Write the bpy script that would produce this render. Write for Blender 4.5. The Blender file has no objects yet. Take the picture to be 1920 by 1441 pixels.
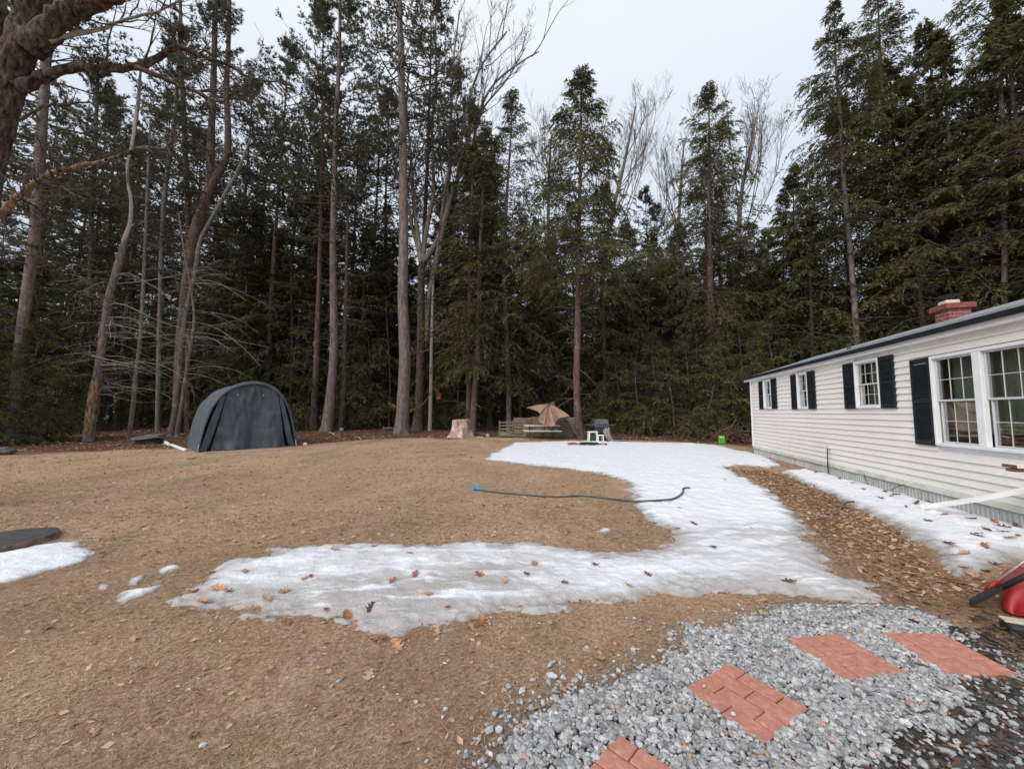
import bpy, bmesh, math, random
import numpy as np
from mathutils import Vector, Matrix

scene = bpy.context.scene
COL = scene.collection
R = math.radians
# ------------------------------------------------------------------ camera
FPX, PW, PH = 720.0, 1920.0, 1441.0          # focal length in photo pixels
HC = 1.48                                     # eye height
PITCH = math.atan(53.5 / FPX)
cam_d = bpy.data.cameras.new('camera')
cam = bpy.data.objects.new('camera', cam_d)
COL.objects.link(cam)
cam_d.sensor_width = 36.0
cam_d.lens = FPX / PW * 36.0
cam_d.clip_start = 0.05
cam_d.clip_end = 2000.0
cam.location = (0, 0, HC)
cam.rotation_euler = (math.pi / 2 + PITCH, 0, 0)
scene.camera = cam
# ------------------------------------------------------------------ light: overcast day
SUN_EL, SUN_AZ = R(40), R(222)               # azimuth clockwise from +Y
world = bpy.data.worlds.new('World')
scene.world = world
world.use_nodes = True
wn, wl = world.node_tree.nodes, world.node_tree.links
wn.clear()
wo = wn.new('ShaderNodeOutputWorld')
sky = wn.new('ShaderNodeTexSky')
sky.sky_type = 'NISHITA'
sky.sun_disc = False
sky.sun_elevation = SUN_EL
sky.sun_rotation = SUN_AZ
sky.air_density = 1.0
sky.dust_density = 3.0
b1 = wn.new('ShaderNodeBackground')
b1.inputs['Strength'].default_value = 0.05
wl.new(sky.outputs[0], b1.inputs['Color'])
# the even cloud deck that hides the blue sky
tc = wn.new('ShaderNodeTexCoord')
mp = wn.new('ShaderNodeMapping')
mp.inputs['Scale'].default_value = (1.2, 1.2, 3.0)
wl.new(tc.outputs['Generated'], mp.inputs['Vector'])
cn = wn.new('ShaderNodeTexNoise')
cn.inputs['Scale'].default_value = 1.6
cn.inputs['Detail'].default_value = 3.0
wl.new(mp.outputs[0], cn.inputs['Vector'])
cr = wn.new('ShaderNodeValToRGB')
cr.color_ramp.elements[0].position = 0.3
cr.color_ramp.elements[0].color = (0.79, 0.835, 0.885, 1)
cr.color_ramp.elements[1].position = 0.7
cr.color_ramp.elements[1].color = (0.88, 0.905, 0.94, 1)
wl.new(cn.outputs[0], cr.inputs[0])
b2 = wn.new('ShaderNodeBackground')
# an overcast sky is brighter overhead than at the horizon
sz_ = wn.new('ShaderNodeSeparateXYZ'); wl.new(tc.outputs['Generated'], sz_.inputs[0])
gr_ = wn.new('ShaderNodeMapRange'); gr_.inputs['From Min'].default_value = 0.0; gr_.inputs['From Max'].default_value = 1.0
gr_.inputs['To Min'].default_value = 0.385; gr_.inputs['To Max'].default_value = 0.88; wl.new(sz_.outputs['Z'], gr_.inputs['Value'])
wl.new(gr_.outputs[0], b2.inputs['Strength'])
wl.new(cr.outputs[0], b2.inputs['Color'])
ad = wn.new('ShaderNodeAddShader')
wl.new(b1.outputs[0], ad.inputs[0])
wl.new(b2.outputs[0], ad.inputs[1])
wl.new(ad.outputs[0], wo.inputs['Surface'])
sun_d = bpy.data.lights.new('sun', 'SUN')
sun_d.energy = 1.5
sun_d.angle = R(50)
sun_d.color = (1.0, 0.97, 0.93)
sun = bpy.data.objects.new('sun', sun_d)
COL.objects.link(sun)
sdir = Vector((math.sin(SUN_AZ) * math.cos(SUN_EL), math.cos(SUN_AZ) * math.cos(SUN_EL), math.sin(SUN_EL)))
sun.rotation_euler = sdir.to_track_quat('Z', 'Y').to_euler()
sun.location = (0, 0, 60)
vs = scene.view_settings
vs.view_transform = 'Standard'
vs.look = 'None'
vs.gamma = 1.0
vs.use_curve_mapping = False
vs.exposure = 0.38
cy = scene.cycles
cy.max_bounces = 5
cy.diffuse_bounces = 3
cy.glossy_bounces = 3
cy.transmission_bounces = 4
cy.transparent_max_bounces = 6
cy.use_denoising = True
cy.use_adaptive_sampling = True
cy.adaptive_threshold = 0.025
cy.caustics_reflective = False
cy.caustics_refractive = False

# ------------------------------------------------------------------ maths helpers
_tab = np.random.RandomState(7).rand(256, 256)


def vnoise(x, y):
    x = np.asarray(x, float); y = np.asarray(y, float)
    xi = np.floor(x).astype(int); yi = np.floor(y).astype(int)
    fx = x - xi; fy = y - yi
    fx = fx * fx * (3 - 2 * fx); fy = fy * fy * (3 - 2 * fy)
    a = _tab[xi & 255, yi & 255]; b = _tab[(xi + 1) & 255, yi & 255]
    c = _tab[xi & 255, (yi + 1) & 255]; d = _tab[(xi + 1) & 255, (yi + 1) & 255]
    return (a * (1 - fx) + b * fx) * (1 - fy) + (c * (1 - fx) + d * fx) * fy - 0.5


def fbm(x, y, o=4):
    s = 0; a = 1.0
    for i in range(o):
        s = s + a * vnoise(x * 2 ** i + 17.3 * i, y * 2 ** i + 5.1 * i); a *= 0.5
    return s


def gz(x, y):
    """height of the ground"""
    x = np.asarray(x, float); y = np.asarray(y, float)
    t = np.maximum(y - 14.0, 0)
    rise = 0.034 * t * t / (t + 4.0)
    rise = np.minimum(rise, 1.6)
    amp = np.clip((y - 17) / 10, 0.12, 1.0)
    return rise + amp * (0.10 * fbm(x * 0.25 + 3, y * 0.25, 3) + 0.03 * fbm(x * 1.1, y * 1.1 + 9, 2))


def ray(px, py):
    x = (px - PW / 2) / FPX; y = -(py - PH / 2) / FPX
    return np.array([x, math.cos(PITCH) - y * math.sin(PITCH), math.sin(PITCH) + y * math.cos(PITCH)])


def gpt(px, py, lift=0.0):
    """where the ray through a photo pixel meets the ground"""
    d = ray(px, py); o = np.array([0, 0, HC])
    lo, hi = 0.3, 200.0
    z = 0.0
    for _ in range(25):
        t = (z - HC) / d[2] if d[2] < -1e-4 else 80
        t = min(max(t, lo), hi)
        p = o + d * t
        z = 0.5 * z + 0.5 * float(gz(p[0], p[1]))
    p = o + d * ((z - HC) / d[2])
    return np.array([p[0], p[1], float(gz(p[0], p[1])) + lift])


def dpt(px, py, Y):
    """point on the ray at depth Y in front of the camera"""
    d = ray(px, py)
    return np.array([0, 0, HC]) + d * (Y / d[1])


def norm(v):
    return v / np.maximum(np.linalg.norm(v, axis=-1, keepdims=True), 1e-9)


# ------------------------------------------------------------------ mesh helpers
def raw_mesh(name, V, F, tint=None, smooth=True, attrs=None):
    """V (n,3); F list of int arrays (m,3) or (m,4); tint per face"""
    me = bpy.data.meshes.new(name)
    V = np.ascontiguousarray(V, dtype=np.float32)
    F = [np.asarray(f, dtype=np.int32) for f in F if len(f)]
    me.vertices.add(len(V)); me.vertices.foreach_set('co', V.ravel())
    idx = np.concatenate([f.ravel() for f in F])
    tot = np.concatenate([np.full(len(f), f.shape[1], np.int32) for f in F])
    st = np.concatenate([[0], np.cumsum(tot)[:-1]]).astype(np.int32)
    me.loops.add(len(idx)); me.loops.foreach_set('vertex_index', idx)
    me.polygons.add(len(tot)); me.polygons.foreach_set('loop_start', st)
    me.polygons.foreach_set('loop_total', tot)
    me.polygons.foreach_set('use_smooth', np.full(len(tot), smooth, dtype=bool))
    me.update(calc_edges=True)
    if tint is not None:
        a = me.attributes.new('tint', 'FLOAT', 'FACE')
        a.data.foreach_set('value', np.ascontiguousarray(tint, np.float32))
    for k, v in (attrs or {}).items():
        a = me.attributes.new(k, 'FLOAT', 'POINT')
        a.data.foreach_set('value', np.ascontiguousarray(v, np.float32))
    return me


class Acc:
    """collects batches of vertices and faces"""
    def __init__(s):
        s.V = []; s.Q = []; s.T = []; s.tq = []; s.tt = []; s.n = 0

    def add(s, V, Q=None, T=None, tq=None, tt=None):
        V = np.asarray(V, float).reshape(-1, 3)
        if Q is not None and len(Q):
            Q = np.asarray(Q) + s.n; s.Q.append(Q)
            s.tq.append(np.full(len(Q), 0.5) if tq is None else np.asarray(tq))
        if T is not None and len(T):
            T = np.asarray(T) + s.n; s.T.append(T)
            s.tt.append(np.full(len(T), 0.5) if tt is None else np.asarray(tt))
        s.V.append(V); s.n += len(V)

    def mesh(s, name, smooth=True):
        F = []; t = []
        if s.Q: F.append(np.concatenate(s.Q)); t += s.tq
        if s.T: F.append(np.concatenate(s.T)); t += s.tt
        return raw_mesh(name, np.concatenate(s.V), F, np.concatenate(t), smooth)

    def tubes(s, P, Rd, sides=5, tint=None):
        """P (B,n,3), Rd (B,n)"""
        P = np.asarray(P, float); Rd = np.asarray(Rd, float)
        B, n, _ = P.shape
        t = norm(np.gradient(P, axis=1))
        m = norm(t.mean(axis=1))
        ref = np.where(np.abs(m[:, 2:3]) > 0.85, np.array([[1.0, 0.13, 0]]), np.array([[0, 0, 1.0]]))[:, None, :]
        a = norm(np.cross(t, np.broadcast_to(ref, t.shape)))
        b = np.cross(t, a)
        ang = np.arange(sides) * 2 * math.pi / sides
        V = P[:, :, None, :] + Rd[:, :, None, None] * (np.cos(ang)[None, None, :, None] * a[:, :, None, :] + np.sin(ang)[None, None, :, None] * b[:, :, None, :])
        i = np.arange(B)[:, None, None] * n * sides; j = np.arange(n - 1)[None, :, None] * sides
        k = np.arange(sides)[None, None, :]; k2 = (k + 1) % sides
        Q = np.stack([i + j + k, i + j + k2, i + j + sides + k2, i + j + sides + k], -1).reshape(-1, 4)
        tq = None
        if tint is not None:
            tq = np.repeat(np.asarray(tint), (n - 1) * sides)
        s.add(V.reshape(-1, 3), Q, tq=tq)

    def leaves(s, C, D, N, L, W, tint):
        """flat pointed blades"""
        D = norm(D); S = norm(np.cross(D, N))
        L = L[:, None]; W = W[:, None]
        v = np.stack([C, C + D * L * 0.45 + S * W * 0.5, C + D * L, C + D * L * 0.45 - S * W * 0.5], 1)
        m = len(C); Q = np.arange(m * 4).reshape(m, 4)
        s.add(v.reshape(-1, 3), Q, tq=tint)

    def needles(s, C, D, N, L, W, tint):
        """thin single triangles"""
        D = norm(D); S = norm(np.cross(D, N)) * (W * 0.5)[:, None]
        v = np.stack([C + S, C - S, C + D * L[:, None]], 1); m = len(C)
        s.add(v.reshape(-1, 3), None, np.arange(m * 3).reshape(m, 3), None, tint)

    def box(s, c, h, M=None, tint=0.5):
        x, y, z = h
        v = np.array([[-x, -y, -z], [x, -y, -z], [x, y, -z], [-x, y, -z], [-x, -y, z], [x, -y, z], [x, y, z], [-x, y, z]], float)
        if M is not None: v = v @ np.asarray(M).T
        q = np.array([[0, 3, 2, 1], [4, 5, 6, 7], [0, 1, 5, 4], [1, 2, 6, 5], [2, 3, 7, 6], [3, 0, 4, 7]])
        s.add(v + np.asarray(c, float), q, tq=np.full(6, tint))


def link(name, me, m, parent=None):
    o = bpy.data.objects.new(name, me)
    COL.objects.link(o)
    if m is not None and not me.materials: me.materials.append(m)
    if parent is not None: o.parent = parent
    return o


def tag(o, label=None, cat=None, group=None, kind=None):
    if label: o['label'] = label
    if cat: o['category'] = cat
    if group: o['group'] = group
    if kind: o['kind'] = kind
    return o


def empty(name, loc=(0, 0, 0), rz=0.0, label=None, cat=None, group=None):
    o = bpy.data.objects.new(name, None)
    o.empty_display_size = 0.2
    COL.objects.link(o)
    o.location = tuple(float(c) for c in loc); o.rotation_euler = (0, 0, rz)
    return tag(o, label, cat, group)


def bevel_box(name, size, m, parent=None, loc=(0, 0, 0), rot=(0, 0, 0), bev=0.004):
    bm = bmesh.new()
    bmesh.ops.create_cube(bm, size=1.0)
    for v in bm.verts: v.co = Vector((v.co.x * size[0], v.co.y * size[1], v.co.z * size[2]))
    if bev: bmesh.ops.bevel(bm, geom=bm.edges[:], offset=bev, segments=1, affect='EDGES', clamp_overlap=True)
    me = bpy.data.meshes.new(name); bm.to_mesh(me); bm.free()
    o = link(name, me, m, parent)
    o.location = tuple(float(c) for c in loc); o.rotation_euler = rot
    return o


def beam(name, a, b, w, h, m, parent=None, bev=0.003, roll=0.0):
    """a bevelled bar from a to b (w sideways, h upright)"""
    a = Vector([float(c) for c in a]); b = Vector([float(c) for c in b])
    d = b - a
    o = bevel_box(name, (d.length, w, h), m, parent, bev=bev)
    x = d.normalized(); up = Vector((0, 0, 1))
    if abs(x.z) > 0.98: up = Vector((0, 1, 0))
    y = up.cross(x).normalized(); z = x.cross(y)
    M = Matrix((x, y, z)).transposed() @ Matrix.Rotation(roll, 3, 'X')
    o.rotation_euler = M.to_euler(); o.location = (a + b) / 2
    return o


def tube_obj(name, pts, rad, m, parent=None, sides=8, caps=True):
    A = Acc()
    P = np.asarray(pts, float)[None]
    rd = np.full((1, P.shape[1]), rad) if np.isscalar(rad) else np.asarray(rad, float)[None]
    A.tubes(P, rd, sides)
    if caps:
        n = P.shape[1]
        for k in (0, n - 1):
            base = k * sides
            A.V.append(P[0, k][None]); c = A.n; A.n += 1
            tri = [[base + i, base + (i + 1) % sides, c] if k else [base + (i + 1) % sides, base + i, c] for i in range(sides)]
            A.T.append(np.array(tri)); A.tt.append(np.full(sides, 0.5))
    return link(name, A.mesh(name), m, parent)


def smooth_path(pts, n=40):
    """Catmull-Rom through the points"""
    P = np.asarray(pts, float)
    P = np.vstack([2 * P[0] - P[1], P, 2 * P[-1] - P[-2]])
    out = []
    k = len(P) - 3
    for u in np.linspace(0, k - 1e-6, n):
        i = int(u); t = u - i
        p0, p1, p2, p3 = P[i:i + 4]
        out.append(0.5 * (2 * p1 + (p2 - p0) * t + (2 * p0 - 5 * p1 + 4 * p2 - p3) * t * t + (3 * p1 - p0 - 3 * p2 + p3) * t ** 3))
    return np.array(out)


# ------------------------------------------------------------------ materials
def new_mat(name):
    m = bpy.data.materials.new(name); m.use_nodes = True
    nt = m.node_tree
    return m, nt.nodes, nt.links, nt.nodes['Principled BSDF']


def ramp(n, l, src, stops):
    r = n.new('ShaderNodeValToRGB')
    e = r.color_ramp.elements
    while len(e) > len(stops): e.remove(e[-1])
    while len(e) < len(stops): e.new(0.5)
    for q, (p, c) in zip(e, stops): q.position = p; q.color = (*c, 1)
    l.new(src, r.inputs[0])
    return r.outputs[0]


def noise(n, l, vec, scale, detail=4.0, rough=0.55, dist=0.0):
    t = n.new('ShaderNodeTexNoise')
    t.inputs['Scale'].default_value = scale; t.inputs['Detail'].default_value = detail
    t.inputs['Roughness'].default_value = rough; t.inputs['Distortion'].default_value = dist
    l.new(vec, t.inputs['Vector'])
    return t.outputs[0]


def coord(n, l, kind='Object', scale=(1, 1, 1)):
    if kind == 'World':
        g = n.new('ShaderNodeNewGeometry'); src = g.outputs['Position']
    else:
        g = n.new('ShaderNodeTexCoord'); src = g.outputs[kind]
    mpn = n.new('ShaderNodeMapping'); mpn.inputs['Scale'].default_value = scale
    l.new(src, mpn.inputs['Vector'])
    return mpn.outputs[0]


def mixc(n, l, fac, a, b, mode='MIX'):
    mx = n.new('ShaderNodeMix'); mx.data_type = 'RGBA'; mx.blend_type = mode; mx.clamp_factor = True
    for s, v in ((mx.inputs[0], fac), (mx.inputs[6], a), (mx.inputs[7], b)):
        if isinstance(v, (int, float)): s.default_value = v
        elif isinstance(v, tuple): s.default_value = (*v, 1) if len(v) == 3 else v
        else: l.new(v, s)
    return mx.outputs[2]


def mathn(n, l, op, a, b=0.0, clamp=False):
    mx = n.new('ShaderNodeMath'); mx.operation = op; mx.use_clamp = clamp
    for s, v in ((mx.inputs[0], a), (mx.inputs[1], b)):
        if isinstance(v, (int, float)): s.default_value = v
        else: l.new(v, s)
    return mx.outputs[0]


def attr(n, name):
    a = n.new('ShaderNodeAttribute'); a.attribute_name = name
    return a.outputs['Fac']


def bump(n, l, bs, h, strength=0.5, dist=0.01):
    b = n.new('ShaderNodeBump'); b.inputs['Strength'].default_value = strength; b.inputs['Distance'].default_value = dist
    l.new(h, b.inputs['Height']); l.new(b.outputs[0], bs.inputs['Normal'])


def nmat(name, stops, scale=8.0, rough=0.8, bstr=0.4, bdist=0.01, bscale=None, vec='Object', vscale=(1, 1, 1), tint=0.0, spec=0.3, detail=5.0, metal=0.0):
    """noise-coloured surface with a bump; tint = how strongly the 'tint' attribute varies it"""
    m, n, l, bs = new_mat(name)
    v = coord(n, l, vec, vscale)
    nz = noise(n, l, v, scale, detail)
    c = ramp(n, l, nz, stops)
    if tint:
        f = mathn(n, l, 'MULTIPLY_ADD', attr(n, 'tint'), 2 * tint)
        f.node.inputs[2].default_value = 1 - tint
        cc = n.new('ShaderNodeCombineColor')
        for i in range(3): l.new(f, cc.inputs[i])
        c = mixc(n, l, 1.0, c, cc.outputs[0], 'MULTIPLY')
    l.new(c, bs.inputs['Base Color'])
    bs.inputs['Roughness'].default_value = rough
    bs.inputs['Specular IOR Level'].default_value = spec
    bs.inputs['Metallic'].default_value = metal
    if bstr:
        bump(n, l, bs, noise(n, l, v, bscale or scale * 2, detail), bstr, bdist)
    return m


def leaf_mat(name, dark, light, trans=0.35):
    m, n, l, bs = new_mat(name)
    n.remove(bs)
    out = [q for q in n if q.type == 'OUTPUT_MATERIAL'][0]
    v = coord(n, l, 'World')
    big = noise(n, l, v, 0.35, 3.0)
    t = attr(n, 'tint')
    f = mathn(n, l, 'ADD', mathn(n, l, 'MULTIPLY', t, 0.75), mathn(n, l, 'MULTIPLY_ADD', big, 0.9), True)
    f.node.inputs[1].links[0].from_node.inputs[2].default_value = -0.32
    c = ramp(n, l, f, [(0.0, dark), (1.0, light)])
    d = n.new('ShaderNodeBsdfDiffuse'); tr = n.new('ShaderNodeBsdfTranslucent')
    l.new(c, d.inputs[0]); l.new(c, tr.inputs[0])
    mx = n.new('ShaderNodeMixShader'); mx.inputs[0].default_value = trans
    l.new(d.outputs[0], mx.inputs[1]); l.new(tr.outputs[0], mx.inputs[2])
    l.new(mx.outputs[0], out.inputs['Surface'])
    return m


def plain(name, c, rough=0.6, metal=0.0, spec=0.4):
    return nmat(name, [(0.3, tuple(x * 0.86 for x in c)), (0.7, tuple(min(1, x * 1.1) for x in c))], 9.0, rough, 0.12, 0.004, metal=metal, spec=spec)


# ================================================================== GROUND
rng = np.random.RandomState(11)


def in_poly(x, y, poly):
    poly = np.asarray(poly); ins = np.zeros(np.shape(x), bool)
    j = len(poly) - 1
    for i in range(len(poly)):
        xi, yi = poly[i]; xj, yj = poly[j]
        c = ((yi > y) != (yj > y)) & (x < (xj - xi) * (y - yi) / (yj - yi + 1e-12) + xi)
        ins ^= c; j = i
    return ins


def sdf(x, y, poly):
    """signed distance, positive inside"""
    poly = np.asarray(poly); d = np.full(np.shape(x), 1e9)
    for i in range(len(poly)):
        a = poly[i - 1]; b = poly[i]; e = b - a
        t = np.clip(((x - a[0]) * e[0] + (y - a[1]) * e[1]) / (e @ e + 1e-12), 0, 1)
        d = np.minimum(d, np.hypot(x - a[0] - t * e[0], y - a[1] - t * e[1]))
    return np.where(in_poly(x, y, poly), d, -d)


def gpoly(px):
    return np.array([gpt(*p)[:2] for p in px])


# line where the lawn gives way to the forest floor
edge = gpoly([(-700, 850), (-300, 850), (0, 850), (120, 848), (230, 843), (345, 840), (570, 833), (700, 823), (760, 820), (850, 822), (900, 819), (1000, 821), (1180, 824), (1300, 829), (1400, 838)])
edge = np.vstack([edge, [[12.0, 17.0], [40, 17]]])
edge = edge[np.argsort(edge[:, 0])]


def forest_amount(x, y):
    yb = np.interp(x, edge[:, 0], edge[:, 1])
    return np.clip((y - yb + 1.0 * fbm(x * 0.8, y * 0.8, 3)) / 0.9 + 0.5, 0, 1)


gravel_poly = gpoly([(860, 1480), (905, 1441), (960, 1368), (1050, 1295), (1150, 1285), (1240, 1232), (1300, 1192), (1375, 1190), (1395, 1163), (1480, 1142), (1600, 1136), (1700, 1142), (1765, 1165), (1850, 1200), (1960, 1290), (2300, 1480), (1900, 1700), (900, 1700)])
strip_poly = gpoly([(1370, 880), (1440, 882), (1520, 905), (1600, 950), (1690, 1000), (1760, 1060), (1800, 1085), (1930, 1090), (2050, 1150), (1960, 1240), (1830, 1165), (1680, 1130), (1560, 1040), (1480, 950), (1420, 905)])

xs = np.concatenate([np.geomspace(420, 20, 26)[:-1] * -1, np.arange(-20, 16, 0.19), np.geomspace(16, 420, 26)])
ys = np.concatenate([-np.geomspace(60, 3, 10)[:-1] - 0, np.arange(-3, 30, 0.19), np.geomspace(30, 700, 40)])
GX, GY = np.meshgrid(xs, ys)
GZ = gz(GX, GY)
nx, ny = len(xs), len(ys)
ii = (np.arange(ny - 1)[:, None] * nx + np.arange(nx - 1)[None]).reshape(-1)
me = raw_mesh('ground', np.stack([GX, GY, GZ], -1).reshape(-1, 3), [np.stack([ii, ii + 1, ii + nx + 1, ii + nx], -1)],
              attrs={'forest': forest_amount(GX, GY).ravel(),
                     'strip': np.clip(sdf(GX, GY, strip_poly) / 0.25 + 0.5, 0, 1).ravel(),
                     'gravel': np.clip(sdf(GX, GY, gravel_poly) / 0.2 + 0.6, 0, 1).ravel()})


def ground_material():
    m, n, l, bs = new_mat('lawn_soil')
    v = coord(n, l, 'World')
    vs_ = coord(n, l, 'World', (1.0, 0.55, 1.0))
    fine = noise(n, l, v, 34.0, 7.0, 0.78, 0.9)
    med = noise(n, l, v, 5.0, 5.0, 0.6)
    big = noise(n, l, vs_, 0.55, 4.0, 0.55)
    c = ramp(n, l, fine, [(0.33, (0.13, 0.074, 0.048)), (0.44, (0.36, 0.235, 0.157)), (0.55, (0.53, 0.375, 0.26)), (0.68, (0.78, 0.62, 0.47))])
    red = ramp(n, l, med, [(0.45, (0, 0, 0)), (0.62, (1, 1, 1))])
    c = mixc(n, l, mathn(n, l, 'MULTIPLY', red, 0.42), c, (0.285, 0.145, 0.095))
    dk = ramp(n, l, big, [(0.38, (1, 1, 1)), (0.55, (0, 0, 0))])
    c = mixc(n, l, mathn(n, l, 'MULTIPLY', dk, 0.42), c, (0.23, 0.15, 0.105))
    lt = ramp(n, l, noise(n, l, v, 1.6, 5.0, 0.65), [(0.52, (0, 0, 0)), (0.66, (1, 1, 1))])
    c = mixc(n, l, mathn(n, l, 'MULTIPLY', lt, 0.35), c, (0.47, 0.36, 0.25))
    gr = ramp(n, l, noise(n, l, vs_, 0.9, 5.0, 0.6), [(0.51, (0, 0, 0)), (0.60, (1, 1, 1))])
    gr2 = ramp(n, l, noise(n, l, v, 16.0, 4.0, 0.6), [(0.42, (0, 0, 0)), (0.62, (1, 1, 1))])
    c = mixc(n, l, mathn(n, l, 'MULTIPLY', mathn(n, l, 'MULTIPLY', gr, gr2), 0.75), c, (0.17, 0.165, 0.07))
    flo = ramp(n, l, noise(n, l, v, 9.0, 6.0, 0.7), [(0.3, (0.035, 0.02, 0.012)), (0.5, (0.105, 0.056, 0.033)), (0.7, (0.19, 0.115, 0.07))])
    c = mixc(n, l, attr(n, 'forest'), c, flo)
    st = ramp(n, l, noise(n, l, v, 18.0, 6.0, 0.7), [(0.3, (0.08, 0.045, 0.025)), (0.5, (0.22, 0.13, 0.072)), (0.7, (0.38, 0.25, 0.15))])
    c = mixc(n, l, attr(n, 'strip'), c, st)
    gv = ramp(n, l, noise(n, l, v, 60.0, 3.0, 0.6), [(0.35, (0.06, 0.058, 0.055)), (0.65, (0.22, 0.22, 0.22))])
    c = mixc(n, l, attr(n, 'gravel'), c, gv)
    l.new(c, bs.inputs['Base Color'])
    bs.inputs['Roughness'].default_value = 0.95
    bs.inputs['Specular IOR Level'].default_value = 0.1
    bump(n, l, bs, noise(n, l, v, 38.0, 6.0, 0.75, 0.8), 0.9, 0.035)
    return m


tag(link('ground', me, ground_material()), kind='structure')

# ------------------------------------------------------------------ snow
def snow_material():
    m, n, l, bs = new_mat('old_snow')
    v = coord(n, l, 'World')
    th = attr(n, 'thick')
    nz = noise(n, l, v, 7.0, 6.0, 0.65, 0.4)
    f = mathn(n, l, 'ADD', th, mathn(n, l, 'MULTIPLY_ADD', nz, 0.75))
    f.node.inputs[1].links[0].from_node.inputs[2].default_value = -0.38
    c = ramp(n, l, f, [(0.0, (0.26, 0.225, 0.20)), (0.16, (0.40, 0.385, 0.38)), (0.36, (0.62, 0.635, 0.665)), (0.6, (0.76, 0.78, 0.82))])
    dirt = ramp(n, l, noise(n, l, v, 34.0, 5.0, 0.7), [(0.62, (0, 0, 0)), (0.75, (1, 1, 1))])
    c = mixc(n, l, mathn(n, l, 'MULTIPLY', dirt, 0.5), c, (0.34, 0.27, 0.21))
    # wind-blown grime that follows its own streaks
    st = coord(n, l, 'World', (0.5, 1.8, 1.0))
    grime = ramp(n, l, noise(n, l, st, 3.4, 6.0, 0.7, 0.5), [(0.38, (0, 0, 0)), (0.54, (1, 1, 1))])
    gm = mathn(n, l, 'MULTIPLY', grime, mathn(n, l, 'MULTIPLY', attr(n, 'grime'), 0.85))
    c = mixc(n, l, gm, c, (0.40, 0.375, 0.365))
    l.new(c, bs.inputs['Base Color'])
    rg = ramp(n, l, th, [(0.0, (0.22,) * 3), (0.4, (0.6,) * 3)])
    l.new(rg, bs.inputs['Roughness'])
    bs.inputs['Specular IOR Level'].default_value = 0.4
    bs.inputs['Subsurface Weight'].default_value = 0.0
    h = mathn(n, l, 'ADD', noise(n, l, v, 9.0, 5.0, 0.6), mathn(n, l, 'MULTIPLY', noise(n, l, v, 55.0, 4.0, 0.7), 0.35))
    bump(n, l, bs, h, 0.8, 0.035)
    return m


SNOW = snow_material()
snow_height_grids = []


def snow_patch(name, px, hmax, edge_n, label, dx=0.03, dyf=0.006, soft=0.3, pit=0.02, grime=None, poly=None):
    poly = gpoly(px) if poly is None else poly
    x0, y0 = poly.min(0) - 0.4; x1, y1 = poly.max(0) + 0.4
    ax = np.arange(x0, x1, dx)
    ay = [y0]
    while ay[-1] < y1: ay.append(ay[-1] + max(0.02, dyf * abs(ay[-1])))
    ay = np.array(ay)
    X, Y = np.meshgrid(ax, ay)
    s = sdf(X, Y, poly)
    s = s + edge_n * (1.1 * fbm(X * 1.5, Y * 1.5 + 40, 2) + 0.9 * fbm(X * 5, Y * 7, 3) + 0.55 * fbm(X * 17, Y * 23, 3))
    h = hmax * (1 - np.exp(-np.maximum(s, 0) / soft))
    lump = 0.5 + 0.5 * np.clip(s / 0.5, 0, 1)
    h = h * (1 + 0.5 * fbm(X * 1.3, Y * 1.3, 3)) + lump * np.clip(s / 0.15, 0, 1) * pit * (fbm(X * 7, Y * 7, 3) + 0.25)
    h = np.where(s > 0, np.maximum(h, 0.004), -0.03)
    keep = s > -0.05
    Z = gz(X, Y) + h
    n_x = len(ax); n_y = len(ay)
    q = (np.arange(n_y - 1)[:, None] * n_x + np.arange(n_x - 1)[None])
    k = (keep[:-1, :-1] & keep[1:, :-1] & keep[:-1, 1:] & keep[1:, 1:])
    q = q[k]
    Q = np.stack([q, q + 1, q + n_x + 1, q + n_x], -1)
    used = np.unique(Q); remap = -np.ones(n_x * n_y, int); remap[used] = np.arange(len(used))
    V = np.stack([X, Y, Z], -1).reshape(-1, 3)[used]
    th = np.clip(s / np.where(Y < 5.2, 0.55, 0.36) if hmax > 0.04 else s / 0.15, 0, 1).reshape(-1)[used]
    gm = np.full(len(used), 0.12) if grime is None else grime(V[:, 0], V[:, 1])
    o = link(name, raw_mesh(name, V, [remap[Q]], attrs={'thick': th, 'grime': gm}), SNOW)
    snow_height_grids.append((poly, ax, ay, np.where(s > 0, h, 0)))
    return tag(o, label, 'snow', kind='stuff')


main_px = [(903, 862), (935, 843), (968, 830), (1080, 827), (1200, 829), (1300, 831), (1345, 835), (1400, 847), (1438, 856), (1468, 873), (1440, 879), (1390, 873), (1362, 879), (1400, 897), (1450, 928), (1500, 978), (1540, 1030), (1585, 1078), (1650, 1120), (1590, 1126), (1490, 1118), (1380, 1113), (1290, 1118), (1180, 1128), (1060, 1140), (950, 1144), (880, 1156), (810, 1175), (745, 1204), (695, 1196), (640, 1168), (560, 1160), (500, 1148), (420, 1148), (325, 1124), (350, 1103), (400, 1073), (440, 1055), (505, 1045), (518, 1027), (600, 1021), (700, 1018), (800, 1022), (900, 1018), (1000, 1019), (1100, 1030), (1180, 1034), (1240, 1022), (1262, 1003), (1235, 985), (1200, 950), (1180, 905), (1130, 890), (1050, 878), (960, 868)]


def main_grime(x, y):
    # the melting arm across the lawn is dirtier than the deep bank
    return np.clip((5.7 - y) / 1.0, 0.10, 1.0) * np.where(y < 5.7, 0.75 + 1.2 * np.clip(fbm(x * 0.8, y * 1.6, 2) + 0.15, -0.3, 0.5), 1.0)


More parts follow.
